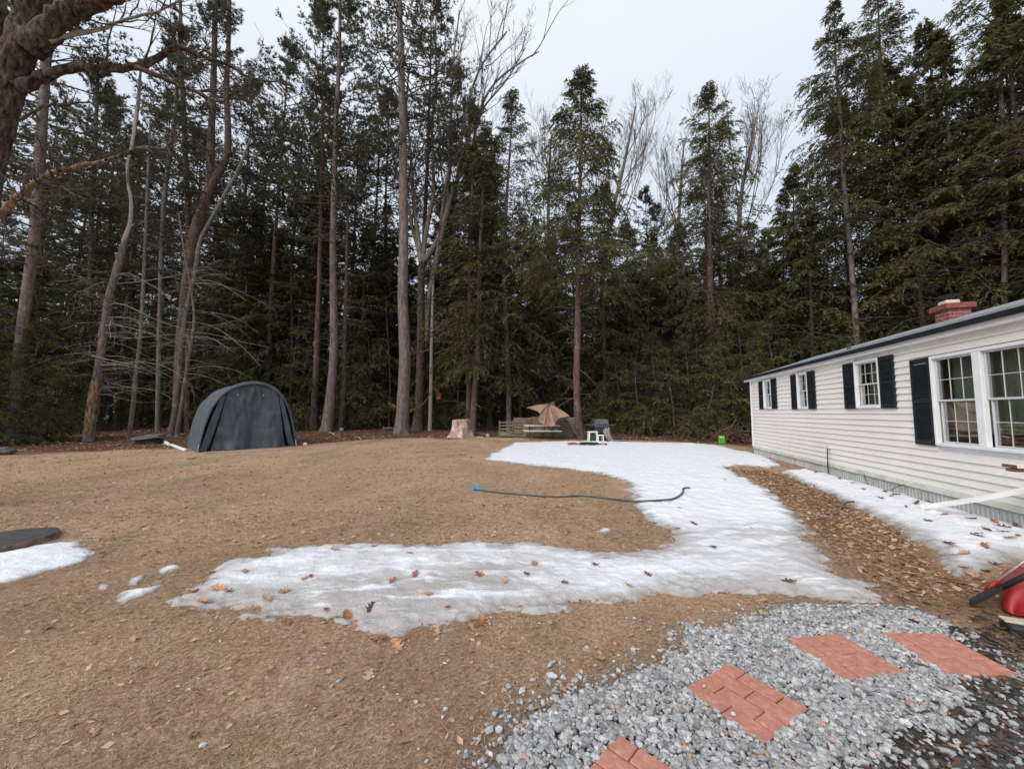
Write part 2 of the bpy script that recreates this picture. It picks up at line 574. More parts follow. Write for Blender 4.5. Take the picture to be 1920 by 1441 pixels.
snow_patch('snow_bank', main_px, 0.042, 0.18, 'large melting snow bank sweeping across the brown lawn', dx=0.022, grime=main_grime, soft=0.12, pit=0.026)
house_px = [(1465, 886), (1510, 881), (1560, 893), (1620, 909), (1700, 931), (1740, 943), (1790, 958), (1850, 974), (1930, 995), (2100, 1040), (2200, 1090), (2020, 1080), (1930, 1052), (1870, 1062), (1800, 1082), (1768, 1062), (1752, 1030), (1700, 1006), (1655, 975), (1600, 950), (1560, 930), (1500, 906)]
snow_patch('snow_strip', house_px, 0.075, 0.07, 'narrow snow strip scattered with oak leaves along the house skirting', dx=0.02, soft=0.12, pit=0.035)
left_px = [(-120, 1060), (0, 1038), (60, 1024), (120, 1016), (155, 1014), (165, 1028), (178, 1038), (150, 1056), (100, 1070), (50, 1085), (0, 1098), (-120, 1120)]
snow_patch('snow_patch', left_px, 0.04, 0.06, 'small snow patch lying against the low cut stump', dx=0.015, dyf=0.004, soft=0.15)
for px, lab in (([(210, 1128), (225, 1112), (260, 1102), (308, 1097), (300, 1108), (250, 1126), (232, 1134)], 'thin flat snow remnant beside the tip of the snow bank'),
                ([(238, 1098), (243, 1086), (275, 1077), (272, 1084), (258, 1098)], 'thin snow remnant with a second crumb of snow above it'),
                ([(285, 1072), (310, 1060), (345, 1055), (350, 1064), (320, 1073), (300, 1078)], 'thin snow remnant broken into crumbs on the brown lawn'),
                ([(180, 1100), (190, 1096), (207, 1097), (205, 1104), (186, 1107)], 'smallest thin snow remnant on the brown lawn'),
                ([(1118, 996), (1126, 990), (1145, 990), (1152, 996), (1136, 1001)], 'small lump of snow alone on the grass near the hose')):
    snow_patch('snow_remnant', px, 0.022, 0.045, lab, dx=0.008, dyf=0.002, soft=0.03, pit=0.02)


def surf(x, y):
    """ground or snow surface height"""
    z = gz(x, y)
    best = np.zeros(np.shape(z))
    for poly, ax, ay, h in snow_height_grids:
        ix = np.clip(np.searchsorted(ax, x), 1, len(ax) - 1); iy = np.clip(np.searchsorted(ay, y), 1, len(ay) - 1)
        inside = (np.asarray(x) > ax[0]) & (np.asarray(x) < ax[-1]) & (np.asarray(y) > ay[0]) & (np.asarray(y) < ay[-1])
        best = np.maximum(best, np.where(inside, h[iy, ix], 0))
    return z + best


def spt(px, py):
    p = gpt(px, py); p[2] = float(surf(p[0], p[1])); return p


# ------------------------------------------------------------------ stepping pads of brick
BRICK = nmat('paver_brick', [(0.3, (0.34, 0.145, 0.105)), (0.55, (0.43, 0.195, 0.145)), (0.8, (0.54, 0.31, 0.24))], 28.0, 0.9, 0.7, 0.003, 160.0, vec='World', spec=0.2)
MORT = nmat('paver_joint', [(0.3, (0.13, 0.055, 0.04)), (0.7, (0.22, 0.10, 0.075))], 30.0, 0.95, 0.5, 0.003)
pad_px = [([(1370, 1250), (1515, 1334), (1427, 1402), (1285, 1300)], 'brick stepping pad with a small white pebble lying on it'),
          ([(1473, 1201), (1571, 1192), (1698, 1271), (1590, 1285)], 'brick stepping pad between the pebble-topped pad and the mulch bed pad'),
          ([(1662, 1191), (1764, 1192), (1907, 1278), (1780, 1273)], 'brick stepping pad bordering the dark bark mulch'),
          ([(1160, 1383), (1255, 1445), (1190, 1520), (1075, 1460)], 'brick stepping pad nearest the lawn edge of the gravel')]
PADS = []
for k, (cs, lab) in enumerate(pad_px):
    g = np.array([gpt(*c) for c in cs])
    ctr = g.mean(0)
    if k == 3:                               # runs out of the frame: set out from its visible corner
        g0 = gpt(1159, 1383); d1 = norm(gpt(1248, 1441) - g0); d2 = np.array([d1[1], -d1[0], 0.0])
        if d2 @ (gpt(1097, 1441) - g0) < 0: d2 = -d2
        g = np.array([g0, g0 + d1 * 0.405, g0 + (d1 + d2) * 0.405, g0 + d2 * 0.405]); ctr = g.mean(0)
    ex = g[1] - g[0] + g[2] - g[3]; rz = math.atan2(ex[1], ex[0])
    side = 0.405
    zt = float(gz(ctr[0], ctr[1])) + 0.026
    root = empty('stepping_pad', (ctr[0], ctr[1], zt - 0.045), rz, lab, 'paver', 'brick stepping pads')
    root.rotation_euler = (R(random.Random(k).uniform(-1.2, 1.2)), R(random.Random(k + 9).uniform(-1.2, 1.2)), rz)
    bevel_box('bed', (side - 0.012, side - 0.012, 0.035), MORT, root, (0, 0, 0.014), bev=0.004)
    gap = 0.006
    for r in range(4):                       # four rows of bricks, staggered
        w = side / 4
        cuts = ([0, 0.5, 1.0] if r % 2 == 0 else [0, 0.25, 0.75, 1.0]) if k != 2 else ([0, .36, 1.0] if r % 2 else [0, .66, 1.0])
        for a, b in zip(cuts[:-1], cuts[1:]):
            L = (b - a) * side - gap
            pu, pv, pz = ((a + b) / 2 - 0.5) * side, (r + 0.5) * w - side / 2, 0.03 + 0.0008 * rng.randn()
            if k in (1, 2): bevel_box('brick', (w - gap, L, 0.03), BRICK, root, (pv, pu, pz), bev=0.005)
            else: bevel_box('brick', (L, w - gap, 0.03), BRICK, root, (pu, pv, pz), bev=0.005)
    PADS.append((ctr[:2], rz, side))


def on_pad(x, y, grow=0.0):
    r = np.zeros(np.shape(x), bool)
    for c, rz, s in PADS:
        dx = x - c[0]; dy = y - c[1]
        u = dx * math.cos(rz) + dy * math.sin(rz); v = -dx * math.sin(rz) + dy * math.cos(rz)
        r |= (np.abs(u) < s / 2 + grow) & (np.abs(v) < s / 2 + grow)
    return r


# ------------------------------------------------------------------ gravel (crushed stone)
bm = bmesh.new(); bmesh.ops.create_icosphere(bm, subdivisions=1, radius=1.0)
ICO_V = np.array([v.co[:] for v in bm.verts]); ICO_F = np.array([[v.index for v in f.verts] for f in bm.faces]); bm.free()


def rocks(name, x, y, z, size, tint, m, flat=0.7):
    N = len(x)
    V = np.repeat(ICO_V[None], N, 0)
    V = V * (1 + 0.42 * (rng.rand(N, len(ICO_V), 1) - 0.5))
    sc = np.stack([rng.uniform(0.75, 1.35, N), rng.uniform(0.6, 1.0, N), flat * rng.uniform(0.6, 1.1, N)], -1)
    V = V * sc[:, None, :]
    a = rng.rand(N) * 6.28; b = rng.randn(N) * 0.4
    ca, sa, cb, sb = np.cos(a), np.sin(a), np.cos(b), np.sin(b)
    X, Y, Z = V[..., 0], V[..., 1], V[..., 2]
    Y, Z = Y * cb[:, None] - Z * sb[:, None], Y * sb[:, None] + Z * cb[:, None]
    X, Y = X * ca[:, None] - Y * sa[:, None], X * sa[:, None] + Y * ca[:, None]
    V = np.stack([X, Y, Z], -1) * (size * 0.5)[:, None, None] + np.stack([x, y, z], -1)[:, None, :]
    F = (ICO_F[None] + (np.arange(N) * len(ICO_V))[:, None, None]).reshape(-1, 3)
    me = raw_mesh(name, V.reshape(-1, 3), [F], np.repeat(tint, len(ICO_F)), smooth=False)
    return link(name, me, m)


def stone_material():
    m, n, l, bs = new_mat('crushed_granite')
    t = attr(n, 'tint')
    c = ramp(n, l, t, [(0.0, (0.13, 0.13, 0.13)), (0.25, (0.25, 0.252, 0.256)), (0.6, (0.385, 0.388, 0.392)), (0.9, (0.56, 0.56, 0.555)), (0.93, (0.42, 0.31, 0.21)), (0.97, (0.33, 0.17, 0.12)), (1.0, (0.66, 0.62, 0.55))])
    v = coord(n, l, 'World')
    sp = ramp(n, l, noise(n, l, v, 220.0, 3.0, 0.7), [(0.35, (0.6, 0.6, 0.6)), (0.65, (1.25, 1.25, 1.25))])
    c = mixc(n, l, 1.0, c, sp, 'MULTIPLY')
    l.new(c, bs.inputs['Base Color']); bs.inputs['Roughness'].default_value = 0.85
    bs.inputs['Specular IOR Level'].default_value = 0.25
    return m


STONE = stone_material()
bb0 = gravel_poly.min(0); bb1 = gravel_poly.max(0)
bb0 = np.maximum(bb0, [-1.2, 1.2]); bb1 = np.minimum(bb1, [6.5, 5.5])
N = 45000
x = rng.uniform(bb0[0], bb1[0], N); y = rng.uniform(bb0[1], bb1[1], N)
sd = sdf(x, y, gravel_poly) + 0.16 * fbm(x * 4, y * 4, 3)
mulch_poly = gpoly([(1560, 1445), (1640, 1390), (1760, 1360), (1850, 1330), (1800, 1250), (1790, 1190), (1840, 1165), (1960, 1200), (2300, 1400), (2200, 1600), (1500, 1600)])
msd = sdf(x, y, mulch_poly) + 0.2 * fbm(x * 5, y * 5, 2)
vis = (x < 1.42 * y + 0.4) & (y > 1.35)
keep = vis & ~on_pad(x, y, -0.004) & ((sd > 0) | (rng.rand(N) < 0.32 * np.exp(np.minimum(sd, 0) / 0.065))) & ((msd < 0) | (rng.rand(N) < 0.12))
keep &= rng.rand(N) < np.clip(2.2 / y + 0.15, 0, 1)
x, y, sd = x[keep], y[keep], sd[keep]
sz = np.clip(rng.lognormal(math.log(0.0245), 0.28, len(x)), 0.013, 0.05)
lay = rng.rand(len(x))
z = gz(x, y) + sz * 0.22 + np.where(sd > 0.05, lay * 0.02, 0)
tn = np.clip(rng.beta(2.2, 2.0, len(x)) * 0.9, 0, 0.9)
odd = rng.rand(len(x)); tn = np.where(odd > 0.955, 0.9 + 0.1 * rng.rand(len(x)), tn)
tag(rocks('gravel', x, y, z, sz, tn, STONE), 'grey crushed stone gravel around the brick stepping pads', 'gravel', kind='stuff')

# bark mulch at the bed edge
CHIP = nmat('bark_mulch', [(0.3, (0.03, 0.02, 0.016)), (0.6, (0.085, 0.055, 0.042)), (0.85, (0.17, 0.12, 0.09))], 12.0, 0.9, 0.5, 0.004, vec='World', tint=0.5)
N = 9000
x = rng.uniform(1.2, 5.5, N); y = rng.uniform(1.3, 4.0, N)
msd = sdf(x, y, mulch_poly) + 0.2 * fbm(x * 5, y * 5, 2)
k = ((msd > 0) | (rng.rand(N) < 0.25 * np.exp(np.minimum(msd, 0) / 0.12))) & ~on_pad(x, y, 0.02) & (x < 1.42 * y + 0.4)
x, y = x[k], y[k]; N = len(x)
A = Acc(); az = rng.rand(N) * 6.28; L = rng.uniform(0.02, 0.075, N)
D = np.stack([np.cos(az), np.sin(az), rng.randn(N) * 0.18], -1)
P = np.stack([x, y, gz(x, y) + rng.uniform(0.006, 0.035, N)], -1)
P3 = P[:, None, :] + norm(D)[:, None, :] * (np.linspace(-0.5, 0.5, 3)[None, :, None] * L[:, None, None])
A.tubes(P3, np.stack([L * 0.02, L * 0.13, L * 0.03], -1) + 0.001, 4, rng.rand(N))
tag(link('mulch', A.mesh('mulch', False), CHIP), 'dark shredded bark mulch at the corner of the gravel', 'mulch', kind='stuff')

# ------------------------------------------------------------------ dry grass, matted
GRASS = leaf_mat('dead_grass', (0.20, 0.118, 0.074), (0.70, 0.53, 0.37), 0.25)


def blades(N, xr, yr, L0, L1, w, dens):
    x = rng.uniform(*xr, N); y = rng.uniform(*yr, N)
    ok = (np.abs(x) < 1.42 * y + 0.4) & (forest_amount(x, y) < 0.5)
    ok &= (sdf(x, y, gravel_poly) + 0.12 * fbm(x * 4, y * 4, 2) < 0.03)
    ok &= rng.rand(N) < dens(y) * np.clip(0.75 + 1.3 * fbm(x * 1.7, y * 1.7, 3), 0.12, 1)
    x, y = x[ok], y[ok]
    on = surf(x, y) - gz(x, y)
    ok = on < 0.012
    x, y = x[ok], y[ok]; n_ = len(x)
    az = rng.rand(n_) * 6.28 + 2.0 * fbm(x * 2, y * 2, 2)
    el = np.abs(rng.randn(n_)) * 0.28 + 0.03
    L = rng.uniform(L0, L1, n_); W = w * rng.uniform(0.6, 1.3, n_)
    d0 = np.stack([np.cos(az) * np.cos(el), np.sin(az) * np.cos(el), np.sin(el)], -1)
    az2 = az + rng.randn(n_) * 0.7; el2 = el - np.abs(rng.randn(n_)) * 0.6
    d1 = np.stack([np.cos(az2) * np.cos(el2), np.sin(az2) * np.cos(el2), np.sin(el2)], -1)
    B = np.stack([x, y, gz(x, y) + 0.002], -1)
    M = B + d0 * (L * 0.55)[:, None]; Tp = M + d1 * (L * 0.45)[:, None]
    Tp[:, 2] = np.maximum(Tp[:, 2], gz(Tp[:, 0], Tp[:, 1]) + 0.003)
    S = norm(np.cross(d0, np.array([0, 0, 1.0]) + 0.6 * rng.randn(n_, 3))) * (W / 2)[:, None]
    V = np.stack([B - S, B + S, M + S, M - S, Tp], 1).reshape(-1, 3)
    i = np.arange(n_) * 5
    t = np.clip(rng.beta(1.6, 1.9, n_) + 0.45 * fbm(x * 1.1, y * 1.1, 3), 0, 1)
    return V, np.stack([i, i + 1, i + 2, i + 3], -1), np.stack([i + 3, i + 2, i + 4], -1), t


A = Acc()
for a in ((215000, (-6.2, 5.2), (1.5, 4.4), 0.018, 0.055, 0.0021, lambda y: 1.0), (150000, (-15, 6), (4.4, 11), 0.03, 0.08, 0.005, lambda y: np.clip(5.5 / y, 0, 1) ** 1.5)):
    V, Q, T, t = blades(*a)
    A.add(V, Q, T, t, t)
tag(link('dry_grass', A.mesh('dry_grass', False), GRASS), 'short dead brown grass matted over the lawn', 'grass', kind='stuff')

# leaf crumbs and needles: on the lawn (sparse), by the house (thick), on the forest floor
LITTER = leaf_mat('leaf_litter', (0.17, 0.085, 0.05), (0.62, 0.44, 0.31), 0.15)


def litter(N, xr, yr, s0, s1, sel, zoff=0.004):
    x = rng.uniform(*xr, N); y = rng.uniform(*yr, N)
    ok = sel(x, y) & (np.abs(x) < 1.5 * y + 0.5)
    x, y = x[ok], y[ok]; n_ = len(x)
    az = rng.rand(n_) * 6.28
    D = np.stack([np.cos(az), np.sin(az), rng.randn(n_) * 0.25], -1)
    Nn = np.stack([rng.randn(n_) * 0.35, rng.randn(n_) * 0.35, np.ones(n_)], -1)
    L = rng.uniform(s0, s1, n_)
    return np.stack([x, y, surf(x, y) + zoff + rng.rand(n_) * 0.012], -1), D, Nn, L, L * rng.uniform(0.3, 0.75, n_), rng.rand(n_)


A = Acc()
lawn = lambda x, y: (forest_amount(x, y) < 0.5) & (sdf(x, y, gravel_poly) < 0.02) & (surf(x, y) - gz(x, y) < 0.012)
A.leaves(*litter(30000, (-24, 9), (4, 24), 0.03, 0.085, lawn)); A.leaves(*litter(9000, (-8, 6), (1.8, 6), 0.015, 0.05, lawn))
A.leaves(*litter(26000, (2, 9.4), (3.2, 15), 0.02, 0.10, lambda x, y: (sdf(x, y, strip_poly) + 0.25 * fbm(x * 3, y * 3, 2) > 0) & (surf(x, y) - gz(x, y) < 0.05)))
A.leaves(*litter(45000, (-45, 30), (15, 40), 0.05, 0.14, lambda x, y: forest_amount(x, y) > 0.4, 0.01))
tag(link('leaf_litter', A.mesh('leaf_litter', False), LITTER), 'small brown leaf crumbs and needles strewn over the ground', 'leaf litter', kind='stuff')

# ================================================================== TREES
def bark(name, stops, scale=9.0, stretch=0.16, bdist=0.03, lichen=None):
    m, n, l, bs = new_mat(name)
    v = coord(n, l, 'Object', (1, 1, stretch))
    nz = noise(n, l, v, scale, 6.0, 0.65, 0.3)
    c = ramp(n, l, nz, stops)
    if lichen:
        v2 = coord(n, l, 'Object')
        f = ramp(n, l, noise(n, l, v2, 3.2, 6.0, 0.7), [(0.53, (0, 0, 0)), (0.66, (1, 1, 1))])
        c = mixc(n, l, mathn(n, l, 'MULTIPLY', f, 0.7), c, lichen)
    l.new(c, bs.inputs['Base Color']); bs.inputs['Roughness'].default_value = 0.95
    bs.inputs['Specular IOR Level'].default_value = 0.15
    bump(n, l, bs, nz, 1.0, bdist)
    return m


BK_PINE = bark('grey_pine_bark', [(0.3, (0.07, 0.056, 0.052)), (0.55, (0.165, 0.138, 0.13)), (0.8, (0.26, 0.225, 0.21))], 8.0, 0.2, 0.03, (0.25, 0.25, 0.22))
BK_HEM = bark('brown_hemlock_bark', [(0.3, (0.05, 0.034, 0.028)), (0.6, (0.135, 0.097, 0.08)), (0.85, (0.22, 0.17, 0.145))], 10.0, 0.2, 0.025, (0.19, 0.19, 0.165))
BK_MAPLE = bark('lichen_maple_bark', [(0.3, (0.085, 0.07, 0.06)), (0.6, (0.205, 0.175, 0.15)), (0.85, (0.33, 0.30, 0.26))], 12.0, 0.25, 0.02, (0.33, 0.34, 0.29))
BK_OAK = bark('dark_furrowed_bark', [(0.36, (0.018, 0.013, 0.012)), (0.5, (0.075, 0.055, 0.048)), (0.68, (0.20, 0.152, 0.132))], 17.0, 0.30, 0.06, (0.15, 0.145, 0.10))
BK_BIRCH = bark('pale_sapling_bark', [(0.3, (0.22, 0.20, 0.17)), (0.7, (0.42, 0.39, 0.34))], 12.0, 1.6, 0.006)
BK_DEAD = bark('bare_dead_wood', [(0.3, (0.17, 0.15, 0.135)), (0.6, (0.32, 0.295, 0.27)), (0.85, (0.46, 0.43, 0.40))], 14.0, 0.3, 0.008)
BK_DULL = bark('dull_dead_twigs', [(0.3, (0.09, 0.078, 0.07)), (0.6, (0.17, 0.15, 0.135)), (0.85, (0.26, 0.24, 0.22))], 14.0, 0.3, 0.008)
BK_STRIP = bark('stripped_orange_wood', [(0.36, (0.05, 0.034, 0.025)), (0.48, (0.17, 0.108, 0.068)), (0.60, (0.30, 0.205, 0.13)), (0.78, (0.44, 0.34, 0.24))], 11.0, 0.28, 0.03)
BK_TWIG = bark('dark_twig', [(0.3, (0.05, 0.038, 0.033)), (0.7, (0.13, 0.105, 0.095))], 14.0, 0.4, 0.005)
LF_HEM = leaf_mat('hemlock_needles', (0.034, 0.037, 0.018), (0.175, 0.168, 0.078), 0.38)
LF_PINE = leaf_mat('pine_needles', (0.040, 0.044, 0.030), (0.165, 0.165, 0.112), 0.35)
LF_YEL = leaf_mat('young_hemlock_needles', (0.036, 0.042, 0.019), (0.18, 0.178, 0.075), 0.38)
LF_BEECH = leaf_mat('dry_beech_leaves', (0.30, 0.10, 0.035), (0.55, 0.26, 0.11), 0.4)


def trunk_line(H, r, g, sway=0.25, n=18, lean=(0, 0)):
    t = np.linspace(0, 1, n)
    ph = g.rand(4) * 6.28
    x = sway * (np.sin(t * 4.1 + ph[0]) - np.sin(ph[0])) * t + lean[0] * t
    y = sway * (np.sin(t * 3.7 + ph[1]) - np.sin(ph[1])) * t + lean[1] * t
    z = t * H
    rad = r * (1 - t) ** 0.85 + 0.012
    rad = rad * (1 + 0.55 * np.exp(-z / 0.28))
    T = np.stack([x, y, z], -1); T[0, 2] = -0.15
    return T, rad


def at(T, z):
    return np.stack([np.interp(z, T[:, 2], T[:, i]) for i in range(3)], -1)


def tmesh(T, rad, name='trunk', sides=10, g=None):
    """one trunk with an uneven surface"""
    n0 = len(T)
    n = max(n0, min(60, int(T[-1, 2] / 0.35)) if sides < 40 else 150)
    u = np.linspace(0, n0 - 1, n)
    k = np.arange(n0)
    T2 = np.stack([np.interp(u, k, T[:, i]) for i in range(3)], -1)
    T2[1:-1] = 0.5 * T2[1:-1] + 0.25 * (T2[:-2] + T2[2:])
    r2 = np.interp(u, k, rad)
    A = Acc(); A.tubes(T2[None], r2[None], sides)
    V = A.V[0].reshape(n, sides, 3)
    g = g or np.random.RandomState(1)
    ph = np.arange(sides)[None, :] * 1.7
    f = 1 + 0.16 * vnoise(ph + 31 * g.rand(), np.arange(n)[:, None] * 0.45 + 50 * g.rand())
    # root buttresses
    zz = T2[:, 2] - T2[0, 2]
    f = f + 0.45 * np.exp(-zz / 0.22)[:, None] * np.maximum(0, np.sin(np.arange(sides)[None, :] * (2 * math.pi / sides) * 4 + g.rand() * 6))
    A.V[0] = (T2[:, None, :] + (V - T2[:, None, :]) * f[..., None]).reshape(-1, 3)
    return A.mesh(name)


def hemlock(g, T, rad, z0, Lmax, nb, ns=15, nl=20, leaf=0.20, top=None, droop=0.35, side_bias=None, prof=0.75, lowfill=0.5):
    """primary boughs, flat side sprays and needle blades; T = trunk line"""
    H = T[-1, 2] if top is None else top
    z = np.sort(z0 + (H - z0) * g.rand(nb) ** 1.05)
    z[-4:] = H - np.array([0.5, 0.3, 0.15, 0.05])
    rel = (z - z0) / (H - z0)
    L = Lmax * np.maximum(1 - rel, 0.02) ** prof * g.uniform(0.55, 1.15, nb) * np.clip(lowfill + rel * 4, lowfill, 1) + 0.22
    az = np.arange(nb) * 2.39996 + g.randn(nb) * 0.5
    el = np.interp(rel, [0, 0.3, 0.8, 1.0], [-0.12, 0.05, 0.45, 1.1]) + g.randn(nb) * 0.12
    dr = droop * g.uniform(0.5, 1.3, nb) * np.interp(rel, [0, 0.8, 1], [1.0, 0.7, 0.3])
    b0 = at(T, z); h = np.stack([np.cos(az), np.sin(az), np.zeros(nb)], -1); sd = np.stack([-np.sin(az), np.cos(az), np.zeros(nb)], -1)

    def pos(t):           # t (nb,k)
        return b0[:, None, :] + h[:, None, :] * (L[:, None] * t * np.cos(el)[:, None])[..., None] + np.array([0, 0, 1.0]) * (L[:, None] * (np.sin(el)[:, None] * t - dr[:, None] * t * t))[..., None]

    t = np.linspace(0, 1, 6)[None].repeat(nb, 0)
    P = pos(t)
    P[:, 1:, :] += g.randn(nb, 5, 3) * (L[:, None, None] * 0.012)
    br = Acc()
    r0 = np.clip(0.011 * L + 0.004, 0.006, 0.05)
    br.tubes(P, r0[:, None] * (1 - 0.85 * t), 4)
    ts = (np.linspace(0.12, 1.0, ns)[None] + g.randn(nb, ns) * 0.03).clip(0.05, 1.0)
    B = pos(ts)
    tan = norm(pos(ts + 0.02) - B)
    sgn = np.where(np.arange(ns) % 2 == 0, 1.0, -1.0)[None, :] * np.ones((nb, 1))
    th = g.uniform(0.65, 1.15, (nb, ns)); th[:, -1] = 0.05
    D = norm(tan * np.cos(th)[..., None] + sd[:, None, :] * (sgn * np.sin(th))[..., None] + np.array([0, 0, 1.0]) * (g.randn(nb, ns) * 0.28 - 0.10)[..., None])
    Ls = (L[:, None] * 0.42 * (1.08 - 0.75 * ts) + 0.12) * g.uniform(0.6, 1.2, (nb, ns))
    d2 = g.uniform(0.15, 0.75, (nb, ns)) * Ls

    def spos(u):          # (nb,ns,k)
        return B[:, :, None, :] + D[:, :, None, :] * (Ls[:, :, None] * u)[..., None] - np.array([0, 0, 1.0]) * (d2[:, :, None] * u * u)[..., None]

    us = np.array([0, 0.9])[None, None].repeat(nb, 0).repeat(ns, 1)
    S = spos(us).reshape(-1, 2, 3)
    br.tubes(S, np.array([[0.0045, 0.0015]]).repeat(len(S), 0), 3)
    ul = (np.linspace(0.08, 1.0, nl)[None, None] + g.randn(nb, ns, nl) * 0.04).clip(0, 1.02)
    C = spos(ul)
    tg = norm(spos(ul + 0.03) - C)
    s2 = norm(np.cross(tg, np.array([0, 0, 1.0])))
    sg = np.where(np.arange(nl) % 2 == 0, 1.0, -1.0)[None, None, :] * np.ones((nb, ns, 1))
    ph = g.uniform(0.45, 1.1, sg.shape); ph[..., -1] = 0.0
    DD = tg * np.cos(ph)[..., None] + s2 * (sg * np.sin(ph))[..., None] + np.array([0, 0, 1.0]) * (g.randn(*sg.shape) * 0.34 - 0.18)[..., None]
    NN = np.array([0, 0, 1.0]) + 0.95 * g.randn(*C.shape)
    m = (g.rand(*sg.shape) < (np.clip(0.5 + 1.2 * (ts - 0.12), 0, 1) * np.clip(L / 1.7, 0.22, 1)[:, None])[..., None]).ravel()
    LL = leaf * g.uniform(0.55, 1.15, sg.shape)
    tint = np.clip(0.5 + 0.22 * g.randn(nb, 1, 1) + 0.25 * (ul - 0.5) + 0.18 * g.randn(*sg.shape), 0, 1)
    fo = Acc()
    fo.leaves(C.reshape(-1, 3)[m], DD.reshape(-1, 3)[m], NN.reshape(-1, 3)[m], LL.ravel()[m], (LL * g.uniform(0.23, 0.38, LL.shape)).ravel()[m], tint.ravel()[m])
    return br, fo


def pine(g, T, rad, z0, Lmax, nb, ns=10, nt=5, nn=7, needle=0.21, top=None):
    """white pine: whorls of boughs that sweep out and turn up, needles in tufts"""
    H = T[-1, 2] if top is None else top
    z = np.sort(g.uniform(z0, H - 0.1, nb)); rel = (z - z0) / (H - z0)
    L = Lmax * np.interp(rel, [0, 0.25, 0.6, 1.0], [0.75, 1.0, 0.8, 0.12]) * g.uniform(0.45, 1.15, nb)
    az = g.rand(nb) * 6.28
    el = np.interp(rel, [0, 0.5, 1], [-0.05, 0.22, 0.8]) + g.randn(nb) * 0.15
    b0 = at(T, z); h = np.stack([np.cos(az), np.sin(az), np.zeros(nb)], -1); sd = np.stack([-np.sin(az), np.cos(az), np.zeros(nb)], -1)
    wob = g.randn(nb, 2) * 0.12

    def pos(t):
        lat = (wob[:, :1] * np.sin(t * 4) + wob[:, 1:] * t)
        return b0[:, None, :] + h[:, None, :] * (L[:, None] * t * np.cos(el)[:, None])[..., None] + sd[:, None, :] * (L[:, None] * lat)[..., None] + np.array([0, 0, 1.0]) * (L[:, None] * (np.sin(el)[:, None] * t - 0.22 * t + 0.26 * t ** 2.5))[..., None]

    t = np.linspace(0, 1, 7)[None].repeat(nb, 0)
    br = Acc(); r0 = np.clip(0.012 * L + 0.006, 0.008, 0.06)
    br.tubes(pos(t), r0[:, None] * (1 - 0.85 * t), 4)
    ts = (np.linspace(0.3, 1.0, ns)[None] + g.randn(nb, ns) * 0.03).clip(0.1, 1.0)
    B = pos(ts); tan = norm(pos(ts + 0.02) - B)
    sgn = np.where(np.arange(ns) % 2 == 0, 1.0, -1.0)[None, :] * np.ones((nb, 1))
    th = g.uniform(0.4, 1.0, (nb, ns)); th[:, -1] = 0
    D = norm(tan * np.cos(th)[..., None] + sd[:, None, :] * (sgn * np.sin(th))[..., None] + np.array([0, 0, 1.0]) * (g.randn(nb, ns) * 0.2 + 0.12)[..., None])
    Ls = (L[:, None] * 0.34 * (1.1 - 0.7 * ts) + 0.15) * g.uniform(0.6, 1.3, (nb, ns))
    us = np.linspace(0, 1, 2)
    S = (B[:, :, None, :] + D[:, :, None, :] * (Ls[:, :, None] * us)[..., None]).reshape(-1, 2, 3)
    br.tubes(S, np.array([[0.006, 0.002]]).repeat(len(S), 0), 3)
    ut = (np.linspace(0.35, 1.0, nt) + g.randn(nb, ns, nt) * 0.05)
    C = (B[:, :, None, :] + D[:, :, None, :] * (Ls[:, :, None] * ut)[..., None]).reshape(-1, 3)
    dd = np.repeat(D.reshape(-1, 3), nt, 0)
    k = g.rand(len(C)) < 0.85; C = C[k] + g.randn(k.sum(), 3) * 0.05; dd = dd[k]
    C = np.repeat(C, nn, 0); dd = np.repeat(dd, nn, 0)
    v = norm(g.randn(len(C), 3)); v = v + dd * 0.75 + np.array([0, 0, 0.25])
    LL = needle * g.uniform(0.6, 1.2, len(C))
    tint = np.clip(np.repeat(0.5 + 0.2 * g.randn(len(C) // nn), nn) + 0.15 * g.randn(len(C)), 0, 1)
    fo = Acc(); fo.needles(C, v, g.randn(len(C), 3), LL, LL * 0.26, tint)
    return br, fo


